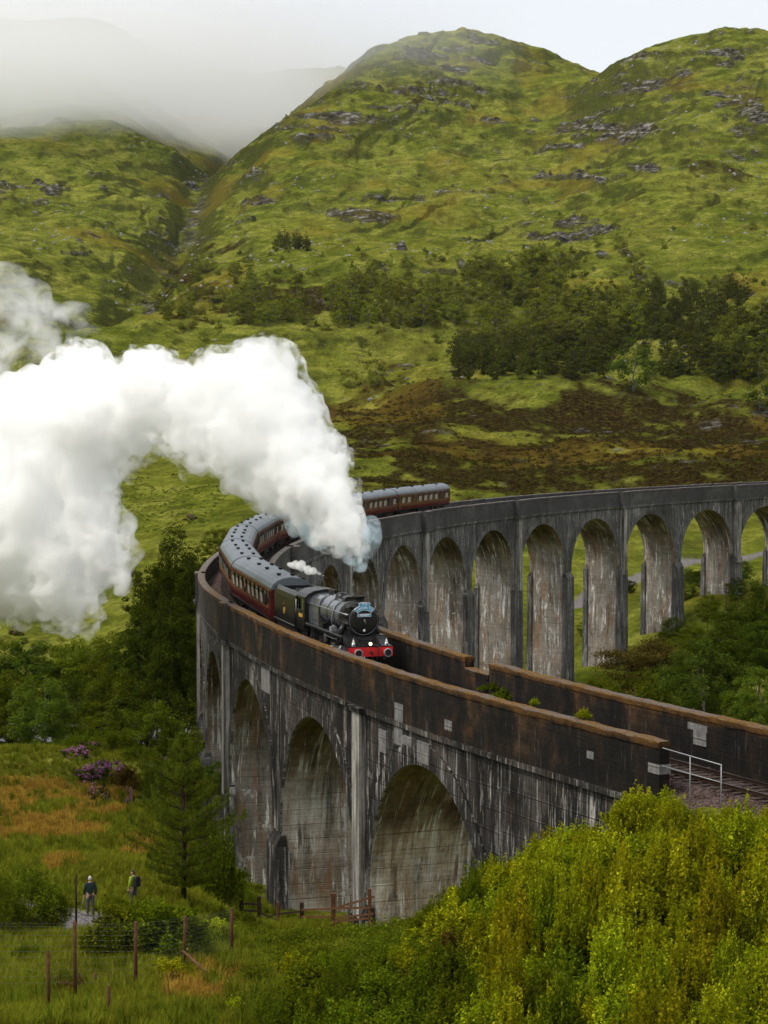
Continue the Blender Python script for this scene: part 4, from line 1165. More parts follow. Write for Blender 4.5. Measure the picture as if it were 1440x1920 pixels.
        for dx in (-.24, -.14, .08, .18): m.tube([(-3.1 + dx, y, 2.4), (-3.1 + dx, y, 2.27)], .02, 4, 1)
        m.build('crest', [M_GOLD, M_RUST], T)
    place_on_track(T, kr, lt)
    return kr + lt / ARC

def build_coach(kf):
    R_ = empty('railway_coach')
    LN = 19.42
    # body section with gentle tumblehome
    body = [(1.26, 1.02), (1.385, 1.45), (1.40, 1.95), (1.38, 2.6), (1.30, 3.02), (-1.30, 3.02), (-1.38, 2.6), (-1.40, 1.95), (-1.385, 1.45), (-1.26, 1.02)]
    b = MB().sweep(body, [0, -LN]); b.build('body', M_MAR, R_)
    roof = [(1.33, 3.00), (1.32, 3.12), (1.18, 3.36), (.92, 3.56), (.5, 3.72), (0, 3.78), (-.5, 3.72), (-.92, 3.56), (-1.18, 3.36), (-1.32, 3.12), (-1.33, 3.00)]
    rf = MB().sweep(roof, [.06, -LN - .06]).build('roof', M_ROOF, R_)
    for xx in (-.0, -LN): 
        MB().tube([(xx, y * 1.004, z + .008) for y, z in roof[1:-1]], .018, 4, 0, caps=False).build('roof_rib', M_ROOF, rf)
    # ventilators in pairs, staggered
    m = MB().box(-.16, .16, -.10, .10, 0, .10).box(-.20, .20, -.13, .13, .10, .16); vm = m.mesh('ventilator', M_UND)
    for i in range(4):
        xx = -2.6 - i * 4.6 - (i % 2) * .7
        for y in (.42, -.42): obj_me('ventilator', vm, rf, (xx + (.5 if y > 0 else 0), y, 3.70))
    # windows: frame, pane, toplight
    def win(w, h):
        f = MB()
        for (a, b_, c_, d) in ((-w / 2 - .05, -w / 2, 0, h), (w / 2, w / 2 + .05, 0, h), (-w / 2 - .05, w / 2 + .05, -.05, 0), (-w / 2 - .05, w / 2 + .05, h, h + .05), (-w / 2, w / 2, h * .72, h * .72 + .04)):
            f.box(a, b_, -.01, .03, c_, d)
        return f.mesh('window', M_GREYM if False else M_UND), MB().box(-w / 2, w / 2, -.005, .012, 0, h * .72).mesh('pane', M_GLASS), MB().box(-w / 2, w / 2, -.005, .010, h * .72 + .04, h).mesh('toplight', M_GLASS)
    fm, pm, tm = win(1.12, .96)
    pb = MB().box(-.56, .56, -.005, .012, 0, .96 * .72).mesh('pane_reflection', M_PANE_REFL)  # lower pane with the reflection in its colour
    for s in (1, -1):
        rz = 0 if s > 0 else PI
        for i in range(9):
            xx = -1.75 - i * 2.02
            w_ = obj_me('window', fm, R_, (xx, s * 1.385, 1.86), (s * .075 * -1 if s > 0 else .075 * -1, 0, rz))
            obj_me('pane', pb if (i * 7 + (s > 0)) % 5 else pm, w_); obj_me('toplight', tm, w_)
        for xx in (-.55, -LN + .55):
            d = MB().box(-.33, .33, -.01, .025, -.82, 1.02).build('door', M_MAR, R_, (xx, s * 1.392, 1.93), (-.03, 0, rz))
            MB().box(-.22, .22, .02, .04, .15, .80).build('door_window', M_GLASS, d)
            MB().box(.2, .28, .025, .06, -.1, .02).build('door_handle', M_GOLD, d)
        MB().box(-LN, 0, *sorted((s * 1.398, s * 1.406)), 1.745, 1.76).build('waist_line', M_GOLD, R_)
        MB().box(-LN, 0, *sorted((s * 1.29, s * 1.36)), .98, 1.03).build('footboard', M_UND, R_)
        # bogie frames and wheels
    for xc in (-3.0, -LN + 3.0):
        for s in (1, -1):
            bg = MB().box(xc - 1.7, xc + 1.7, *sorted((s * 1.0, s * 1.06)), .55, .80).box(xc - .5, xc + .5, *sorted((s * .98, s * 1.10)), .35, .6).build('bogie', M_UND, R_)
            for dx in (-1.3, 1.3):
                w_ = MB().cyl((xc + dx, s * .72, .46), (xc + dx, s * .86, .46), .46, n=18); w_.build('wheel', M_UND, bg)
    for s in (1, -1): MB().box(-LN * .62, -LN * .40, *sorted((s * .7, s * 1.15)), .45, .95).build('battery_box', M_UND, R_)
    MB().box(-LN, 0, -1.1, 1.1, .9, 1.02).build('underframe', M_UND, R_)
    for xx in (.0, -LN):
        sg = 1 if xx == 0 else -1
        gw = MB().box(*sorted((xx, xx + sg * .17)), -.5, .5, 1.15, 3.1).build('gangway', M_UND, R_)
        for s in (1, -1): MB().cyl((xx, s * .87, 1.06), (xx + sg * .3, s * .87, 1.06), .08, n=10).cyl((xx + sg * .3, s * .87, 1.06), (xx + sg * .34, s * .87, 1.06), .22, n=16).build('buffer', M_UND, R_)
    MB().box(.002, .03, .95, 1.25, 2.6, 2.9).build('end_sign', M_GOLD, R_)
    L1 = ['first maroon coach of the train, right behind the black tender', 'second maroon coach from the engine, at the left turn of the viaduct',
          'third maroon coach from the engine, grey roof with paired ventilators', 'fourth maroon coach, curving away below the steam cloud', 'fifth maroon coach, half hidden by the steam cloud',
          'sixth maroon coach, behind the rising steam column', 'last but one maroon coach, just right of the steam column', 'last maroon coach of the train, its rear end free on the far viaduct']
    step = LN + .45
    for i in range(8):
        r = R_ if i == 0 else copy_tree(R_)
        tag(r, L1[i], 'railway coach', 'maroon coaches of the steam train')
        kf2 = kf + i * step / ARC + .35 / ARC
        place_on_track(r, kf2, LN)
    return R_

def copy_tree(o, parent=None):
    c = o.copy(); C.objects.link(c)
    c.parent = parent
    for ch in list(o.children): copy_tree(ch, c)
    return c

def k_of_deg(deg): return (PH0 - math.radians(deg)) / DPH
def build_train():
    kt = build_loco(k_of_deg(198.45))
    build_coach(kt)
# ------------------------------------------------------------------ steam and cloud
def vol_mat(name, density, color=(1, 1, 1), noise=None, aniso=0.0, absorb=None):
    t = NT(name)
    v = t.n('VolumePrincipled', {'Color': color, 'Density': density, 'Anisotropy': aniso})
    if noise: t.set(v, 'Density', noise(t))
    t.t.links.new(v.outputs[0], t.out.inputs['Volume'])
    return t.m

def puffs(spec, seed, n_child=10, jit=.5):
    """spheres at photo positions given depth; each carries smaller billows"""
    r = np.random.default_rng(seed); out = []
    for (u, v, rp, D) in spec:
        c = np.array(at(u, v, D)); R0 = rp * D / F
        out.append((c, R0 * .93))
        for i in range(n_child):
            d = r.standard_normal(3); d /= np.linalg.norm(d)
            if d[1] > .5: d[1] *= -1
            s = r.uniform(.26, .46) * R0
            out.append((c + d * (R0 * 1.0 - s * .55), s))
            for j in range(4):
                e = d + r.standard_normal(3) * .7; e /= np.linalg.norm(e)
                s2 = s * r.uniform(.3, .5)
                out.append((c + d * (R0 * 1.0 - s * .55) + e * (s - s2 * .3), s2))
    return out

def hull(name, balls, voxel, mat, disp=()):
    """skin round a heap of balls: joined, voxel-remeshed, then roughened with vectorised noise along the normals"""
    v, f = ico_arrays(2)
    V = np.concatenate([v * r_ + c for c, r_ in balls]); Fc = np.concatenate([f + i * len(v) for i in range(len(balls))])
    me = mesh_np(name + '_src', V, Fc)
    o = bpy.data.objects.new(name + '_src', me); C.objects.link(o)
    md = o.modifiers.new('r', 'REMESH'); md.mode = 'VOXEL'; md.voxel_size = voxel; md.adaptivity = 0
    sm = o.modifiers.new('s', 'SMOOTH'); sm.factor = .5; sm.iterations = 2
    bpy.context.view_layer.update()
    m2 = bpy.data.meshes.new_from_object(o.evaluated_get(bpy.context.evaluated_depsgraph_get()))
    bpy.data.objects.remove(o); bpy.data.meshes.remove(me)
    n = len(m2.vertices); co = np.empty(n * 3, np.float32); m2.vertices.foreach_get('co', co); co = co.reshape(-1, 3).astype(float)
    no = np.empty(n * 3, np.float32); m2.vertices.foreach_get('normal', no); no = no.reshape(-1, 3)
    for sc, amp, sd in disp:
        q = co / sc
        w = noise3(q[:, 0] * .7 + 5, q[:, 1] * .7, q[:, 2] * .7, sd + 9) * .8
        b = 1 - np.abs(noise3(q[:, 0] + w, q[:, 1] - w, q[:, 2] + w, sd)) * 2        # puffy: rounded bumps with creases
        co += no * (-amp * b)[:, None]
    m2.vertices.foreach_set('co', co.astype(np.float32).ravel()); m2.update()
    # a second skinning removes folds left by the roughening
    o = bpy.data.objects.new(name + '_src', m2); C.objects.link(o)
    md = o.modifiers.new('r', 'REMESH'); md.mode = 'VOXEL'; md.voxel_size = voxel; md.adaptivity = 0
    bpy.context.view_layer.update()
    m3 = bpy.data.meshes.new_from_object(o.evaluated_get(bpy.context.evaluated_depsgraph_get()))
    bpy.data.objects.remove(o); m2 = m3
    # keep only the outer shell and pieces of some size
    m2.name = name; m2.materials.clear(); m2.materials.append(mat)
    m2.polygons.foreach_set('use_smooth', np.ones(len(m2.polygons), bool)); m2.update()
    return obj_me(name, m2)

def depth_u(u): return float(np.interp(u, [-300, 0, 300, 550, 640, 690], [163, 152, 142, 136, 131, 127.6]))
def build_steam():
    col = [(676, 1078, 7), (678, 1064, 11), (681, 1046, 17), (679, 1026, 24), (672, 1005, 33), (664, 975, 44), (650, 930, 58), (632, 890, 68), (608, 850, 78), (584, 805, 86), (560, 765, 88), (540, 720, 78), (552, 672, 42), (505, 682, 52), (520, 650, 26),
           (470, 735, 78), (515, 830, 88), (560, 900, 66), (598, 960, 52), (630, 1000, 42), (655, 1022, 26), (540, 935, 36), (518, 905, 42), (500, 880, 42)]
    mid = [(430, 715, 62), (385, 750, 74), (330, 725, 52), (275, 715, 66), (225, 735, 66), (165, 708, 62), (150, 690, 50), (115, 745, 70), (60, 795, 92), (0, 810, 100), (-70, 830, 120), (400, 800, 70), (440, 840, 46), (375, 850, 36), (310, 760, 55), (250, 790, 62), (215, 830, 52), (170, 800, 90), (350, 800, 55),
           (480, 860, 40), (90, 900, 105), (0, 940, 125), (150, 905, 62), (185, 880, 40), (160, 965, 62), (190, 1025, 54), (120, 1040, 90), (40, 1060, 96), (-50, 1050, 110), (-70, 940, 130), (60, 980, 105), (120, 1110, 50), (60, 1120, 42), (-20, 1110, 60), (215, 1055, 34), (180, 1095, 30)]
    col = [(u + float(np.interp(v, [620, 680, 750, 850, 930, 1000, 1070], [-26, -30, -52, -48, -30, -14, -2])), v, r * .94) for u, v, r in col]
    spec = [(u, v, r, depth_u(u)) for u, v, r in col + mid]
    balls = puffs(spec, 11, 12)
    core = vol_mat('steam_dense', 1.0)
    o = hull('steam_plume', balls, .15, core, [(1.6, .34, 1), (.7, .16, 2), (.33, .07, 3)])
    tag(o, 'thick white steam plume rising from the chimney and rolling to the left', 'steam')
    fr = vol_mat('steam_fringe', 0, noise=lambda t: t.math('MULTIPLY', t.ramp(t.math('MULTIPLY', t.noise(t.geo(), .95, 5, .68, .5), t.ramp(t.noise(t.geo(), .22, 2), [(.3, .82), (.6, 1.1)])), [(.50, 0), (.60, 1)]), 1.5))
    o = hull('steam_fringe', [(c, r_ + .42) for c, r_ in balls if r_ > .55], .30, fr, [(1.3, .25, 4)])
    tag(o, 'ragged outer fringe around the thick steam plume', 'steam fringe')
    # thin outer veils, torn by noise
    def nz(scale, lo, hi, mx):
        def f(t):
            g = t.geo(); n = t.noise(g, scale, 4, .62, .4)
            return t.math('MULTIPLY', t.ramp(n, [(lo, 0), (hi, 1)]), mx)
        return f
    veil = vol_mat('steam_thin', 0, noise=nz(.42, .47, .70, .55))
    sp = [(10, 545, 70), (50, 620, 66), (60, 560, 50), (0, 640, 60), (95, 600, 42), (140, 590, 38), (155, 650, 45), (60, 680, 50), (180, 690, 30), (-40, 600, 80), (30, 540, 30), (100, 660, 40), (0, 700, 50)]
    o = hull('steam_wisp', puffs([(u, v, r, depth_u(u) + 3) for u, v, r in sp], 21, 3), .30, veil, [(1.4, .25, 5)])
    tag(o, 'torn thin steam drifting above the left end of the plume', 'steam wisp')
    sp = [(165, 1160, 34), (150, 1120, 40), (170, 1190, 18), (100, 1160, 40), (40, 1160, 34), (225, 1090, 34), (240, 1040, 34), (230, 980, 34), (205, 930, 34), (130, 1170, 34), (185, 1150, 24)]
    veil2 = vol_mat('steam_frayed', 0, noise=nz(.7, .46, .62, 1.2))
    o = hull('steam_wisp', puffs([(u, v, r, depth_u(u) - 1) for u, v, r in sp], 22, 3), .28, veil2, [(1.2, .22, 5)])
    tag(o, 'frayed lower fringe of the steam plume over the dark trees', 'steam wisp')
    sp = [(300, 825, 34), (270, 850, 32), (240, 880, 32), (330, 850, 26), (350, 890, 22), (470, 915, 34), (430, 890, 26), (490, 940, 26), (500, 965, 20), (355, 870, 26), (210, 900, 30)]
    veil3 = vol_mat('steam_shreds', 0, noise=nz(.8, .47, .62, 1.1))
    o = hull('steam_wisp', puffs([(u, v, r, depth_u(u)) for u, v, r in sp], 23, 3), .28, veil3, [(1.2, .2, 5)])
    tag(o, 'shreds of steam hanging under the arch of the plume above the meadow', 'steam wisp')
    sp = [(692, 1010, 26), (700, 985, 24), (690, 1040, 22), (678, 1062, 20), (705, 1000, 16), (660, 1045, 24), (640, 1030, 20), (580, 1000, 26), (555, 985, 28), (600, 1015, 24)]
    veil4 = vol_mat('steam_smoky', 0, color=(.74, .87, .95), noise=nz(1.1, .42, .60, 1.5))
    o = hull('steam_wisp', puffs([(u, v, r, depth_u(u) - .3) for u, v, r in sp], 24, 3), .22, veil4, [(.9, .2, 5)])
    tag(o, 'bluish smoky edge at the foot of the plume over the chimney', 'steam wisp')
    # safety valve jet, blown back over the cab
    ang = math.atan2(*[0, 1][::-1])
    sp = [(612, 1082, 4), (606, 1079, 6), (598, 1075, 8), (588, 1071, 10), (577, 1067, 12), (565, 1062, 14), (553, 1060, 12), (543, 1058, 9)]
    o = hull('steam_jet', puffs([(u, v, r, 129.5 + (612 - u) * .055) for u, v, r in sp], 25, 6), .10, vol_mat('steam_jet', 2.6), [(.5, .08, 1), (.25, .04, 2)])
    tag(o, 'small white steam jet blowing back from the safety valves over the cab', 'steam jet')

def build_cloud():
    """low cloud lying on the left hill and filling the gap behind the right one"""
    v, f = ico_arrays(3)
    parts = []
    # in plan behind and over the left hill: box-like body with lumpy skin
    t = NT('low_cloud')
    p = t.geo(); sx = t.n('SeparateXYZ', {0: p}); x, y, z = sx.outputs
    n = t.noise(p, .0042, 3, .55)
    # base of the cloud: sinks to the left-centre gap, lifts towards the right
    base = t.math('ADD', t.math('MULTIPLY_ADD', n, -190.0, 350.0), t.math('MULTIPLY', t.math('SUBTRACT', y, 2200.0), -.08))
    base = t.math('ADD', base, t.math('MULTIPLY', t.math('MAXIMUM', t.math('ADD', x, 330.0), 0.0), .22))
    d = t.math('MULTIPLY', t.math('SUBTRACT', z, base), .008)
    d = t.n('Clamp', {0: d}).outputs[0]
    side = t.n('Clamp', {0: t.math('MULTIPLY', t.math('SUBTRACT', 150.0, x), .0032)}).outputs[0]
    front = t.n('Clamp', {0: t.math('MULTIPLY', t.math('SUBTRACT', y, t.math('MULTIPLY_ADD', x, .25, 1880.0)), .005)}).outputs[0]
    den = t.math('MULTIPLY', t.math('MULTIPLY', t.math('MULTIPLY', d, side), t.math('MULTIPLY', front, t.n('Clamp', {0: t.math('MULTIPLY', t.math('SUBTRACT', 445.0, z), .0062)}).outputs[0])), .022)
    vv = t.n('VolumePrincipled', {'Color': (1, 1, 1), 'Density': den, 'Anisotropy': .35})
    t.t.links.new(vv.outputs[0], t.out.inputs['Volume'])
    try: t.m.cycles.volume_step_rate = 1.0
    except Exception: pass
    m = MB().box(-1150, 160, 1850, 3150, 190, 560)
    o = m.build('cloud_bank', t.m); tag(o, kind='stuff')
    return o

def build_haze():
    m = MB().box(-2600, 2600, -75, 4450, -40, 1010)
    t = NT('haze'); v = t.n('VolumePrincipled', {'Color': (.90, .95, 1.0), 'Density': .000013, 'Anisotropy': .3})
    t.t.links.new(v.outputs[0], t.out.inputs['Volume'])
    o = m.build('haze', t.m); tag(o, kind='stuff'); return o
# ------------------------------------------------------------------ vegetation
def ground_hit(u, v, d0=60, d1=2500):
    """first place where the sight line through photo pixel (u, v) meets the ground"""
    D = np.exp(np.linspace(math.log(d0), math.log(d1), 260))
    x, y, z = at(u, v, D) if False else ((u - CU) / F * D, D, None)
    c, s = math.cos(PITCH), math.sin(PITCH); dz = -(v - CV) / F; dx = (u - CU) / F
    t = D / (c + dz * s); x = t * dx; zr = CZ + t * (-s + dz * c)
    h = ground(x, D)
    w = np.nonzero(zr < h)[0]
    if len(w) == 0: return None
    i = max(w[0], 1)
    a, b = zr[i - 1] - h[i - 1], h[i] - zr[i]
    k = a / max(a + b, 1e-6); Dm = D[i - 1] + (D[i] - D[i - 1]) * k
    t = Dm / (c + dz * s); xm = t * dx
    return xm, Dm, float(ground(np.array([xm]), np.array([Dm]))[0])

def gz(x, y): return float(ground(np.array([x]), np.array([y]))[0])

def leaf_quads(P, size, r, up=.3, aspect=.62, nrm=None):
    """one small folded leaf face per point"""
    n = len(P)
    N = r.standard_normal((n, 3)); N[:, 2] = np.abs(N[:, 2]) + up
    if nrm is not None: N = N * .7 + nrm * 1.1
    N /= np.linalg.norm(N, axis=1)[:, None]
    T = np.cross(N, r.standard_normal((n, 3))); T /= np.linalg.norm(T, axis=1)[:, None] + 1e-9
    B = np.cross(N, T)
    s = (size * r.uniform(.6, 1.35, n))[:, None] * .5
    V = np.stack([P - T * s, P - B * s * aspect, P + T * s, P + B * s * aspect], 1).reshape(-1, 3)
    Fq = np.arange(n * 4).reshape(-1, 4)
    return V, Fq

def crown_points(r, n, w, h, clumps=28, low=.15, shape='round', spread=.33):
    """points gathered in leafy clumps through a crown of radius w and height h (base at 0)"""
    cs = []
    while len(cs) < clumps:
        p = r.uniform(-1, 1, 3); p[2] = r.uniform(low - .05, 1)
        zz = p[2]
        if shape == 'round': lim = math.sqrt(max(0, 1 - ((zz - .52) / .5) ** 2))
        elif shape == 'tall': lim = (1 - zz) ** .55 * min(1, zz / .25 + .3)
        elif shape == 'column': lim = math.sqrt(max(0, 1 - zz ** 2.4)) * min(1, zz / .1 + .6)
        elif shape == 'cone': lim = (1 - zz) ** .8
        else: lim = math.sqrt(max(0, 1 - zz ** 2))
        rad = math.hypot(p[0], p[1])
        if rad > lim or rad < lim * .35 and zz < .8: continue
        cs.append((p[0] * w, p[1] * w, zz * h))
    cs = np.array(cs)
    idx = r.integers(0, clumps, n)
    cr = spread * w * r.uniform(.6, 1.25, clumps)
    d = r.standard_normal((n, 3)); d /= np.linalg.norm(d, axis=1)[:, None]
    rr = r.uniform(.25, 1, n) ** .5
    P = cs[idx] + d * (rr * cr[idx])[:, None] * np.array([1, 1, .72])
    out = d * .6 + (P - np.array([0, 0, h * .4])) / (np.array([w, w, h * .6]))
    out /= np.linalg.norm(out, axis=1)[:, None] + 1e-9
    return P, cs, out

def crown_mesh(name, seed, n, w, h, size, mat, clumps=28, low=.15, shape='round', spread=.33, flowers=None):
    r = np.random.default_rng(seed)
    P, cs, nr = crown_points(r, n, w, h, clumps, low, shape, spread)
    V, Fq = leaf_quads(P, size, r, nrm=nr)
    rnd = np.clip(np.repeat(r.normal(.45, .22, n) + .12 * (noise3(P[:, 0] / w * 3, P[:, 1] / w * 3, P[:, 2] / w * 3, seed)), 4), 0, 1)
    mats = [mat]; mi = None
    if flowers:
        fm, frac = flowers; mats.append(fm)
        vis = (nr[:, 2] > -.1) & (r.random(n) < frac) & (noise3(P[:, 0] * 2.2, P[:, 1] * 2.2, P[:, 2] * 2.2, seed + 3) > -.15)
        mi = vis.astype(int)
    return mesh_np(name, V, Fq, mats, attr={'rnd': ('POINT', rnd)}, mi=mi), cs

def trunk_mesh(name, seed, h, r0, cs, mat, lean=.05, nl=9):
    r = random.Random(seed); m = MB()
    pts = []; N = 6; dx, dy = r.uniform(-lean, lean), r.uniform(-lean, lean)
    for i in range(N + 1):
        t = i / N; pts.append((dx * h * t + r.uniform(-.02, .02) * h * (0 < i), dy * h * t + r.uniform(-.02, .02) * h * (0 < i), -.35 + (h + .35) * t))
    m.tube(pts, [r0 * (1 - .82 * i / N) * (1.35 if i == 0 else 1) for i in range(N + 1)], 7)
    for c in list(cs)[:nl]:
        t = min(.85, max(.2, (c[2] / h) * .7)); b = Vector(pts[int(t * N)])
        e = Vector(c); mid = b.lerp(e, .5) + Vector((0, 0, -.04 * h))
        m.tube([b, mid, e], [r0 * .36, r0 * .22, r0 * .07], 5)
    return m.mesh(name, mat)

M_BARK = paint('bark_brown', (.055, .040, .030), .9, .1, 0, .4, 8, .5)
M_BARKB = paint('bark_birch', (.17, .155, .14), .85, .2, 0, .5, 6, .3, dirt=(.05, .045, .04))
M_BARKP = paint('bark_pine', (.045, .028, .020), .9, .1, 0, .4, 8, .5)
LF_BIRCH = leaf_mat('leaf_birch', (.022, .040, .0045), (.050, .078, .008), (.105, .135, .014))
LF_FAR = leaf_mat('leaf_far_wood', (.045, .055, .005), (.115, .130, .010), (.23, .235, .022), trans=.28, spread=.85)
LF_PINE = leaf_mat('needle_pine', (.022, .028, .004), (.055, .062, .007), (.12, .125, .015), trans=.18, spread=.7)
LF_DARK = leaf_mat('leaf_dark', (.010, .016, .0015), (.032, .046, .004), (.080, .102, .008), trans=.25)
LF_MID = leaf_mat('leaf_mid', (.022, .034, .002), (.070, .094, .005), (.165, .185, .012), trans=.3)
LF_PALE = leaf_mat('leaf_pale', (.03, .055, .006), (.075, .11, .010), (.16, .19, .018), trans=.4)
LF_YEL = leaf_mat('leaf_yellowgreen', (.034, .052, .002), (.165, .190, .005), (.54, .51, .014), trans=.25, hue=.03)
LF_GRN = leaf_mat('leaf_shrub_green', (.020, .036, .002), (.075, .104, .004), (.22, .245, .009), trans=.22, hue=.015)
LF_RED = leaf_mat('needle_bronze', (.020, .013, .004), (.055, .036, .008), (.10, .078, .013), trans=.15)
LF_RHO = leaf_mat('leaf_rhododendron', (.013, .024, .006), (.038, .052, .010), (.075, .085, .014), trans=.15)
LF_BRN = leaf_mat('leaf_bronze_shrub', (.03, .02, .005), (.09, .055, .010), (.19, .13, .02), trans=.3)
FL_PINK = leaf_mat('flower_purple', (.22, .05, .19), (.42, .13, .36), (.65, .32, .56), trans=.3)
FL_ROSE = leaf_mat('flower_rose', (.20, .07, .09), (.34, .14, .16), (.52, .30, .30), trans=.3)
FL_WHITE = leaf_mat('flower_white', (.5, .5, .42), (.7, .7, .6), (.8, .8, .7), trans=.3)
LF_GRASS = leaf_mat('grass_blade', (.050, .068, .004), (.115, .138, .008), (.24, .24, .020), trans=.4, hue=.01)
LF_STRAW = leaf_mat('grass_straw', (.15, .085, .010), (.33, .19, .024), (.48, .32, .065), trans=.3)

def tree_kit(kind, seed, n, w, h, size, leaf, bark, clumps, shape, low, spread=.33, r0=None):
    cm, cs = crown_mesh('crown', seed, n, w, h, size, leaf, clumps, low, shape, spread)
    tm = trunk_mesh('trunk', seed, h * .9, r0 or h * .022, cs, bark)
    return (kind, tm, cm, w, h)

def plant(kit, x, y, height, width, label, cat, group=None, rz=None, z=None, crown=1.0):
    kind, tm, cm, w, h = kit
    if z is None: z = gz(x, y)
    e = empty(kind, (x, y, z - .05), random.uniform(0, 6.28) if rz is None else rz)
    sx = width / (2 * w); sz = height / h
    e.scale = (sx, sx, sz)
    obj_me('trunk', tm, e); o = obj_me('crown', cm, e)
    if crown < 1: o.location = (0, 0, h * (1 - crown)); o.scale = (1, 1, crown)
    tag(e, label, cat, group)
    return e

def ordinal(n):
    s = 'th' if 10 < n % 100 < 14 else {1: 'st', 2: 'nd', 3: 'rd'}.get(n % 10, 'th')
    return ('%d' % n) + s
def order_labels(items, where=None):
    """tell alike plants apart: size against their neighbours, then their order from the left in the group"""
    if not items: return
    hs = sorted(h for _, _, h in items); m = hs[len(hs) // 2]
    items = sorted(items, key=lambda q: px(*q[0].location)[0])
    for i, (o, nm, h) in enumerate(items):
        size = 'tall ' if h > m * 1.12 else ('low ' if h < m * .88 else '')
        o['label'] = size + nm + ', ' + (ordinal(i + 1) + ' from left' if i else 'leftmost') + (' of the ' + o['group'] if not where else where)

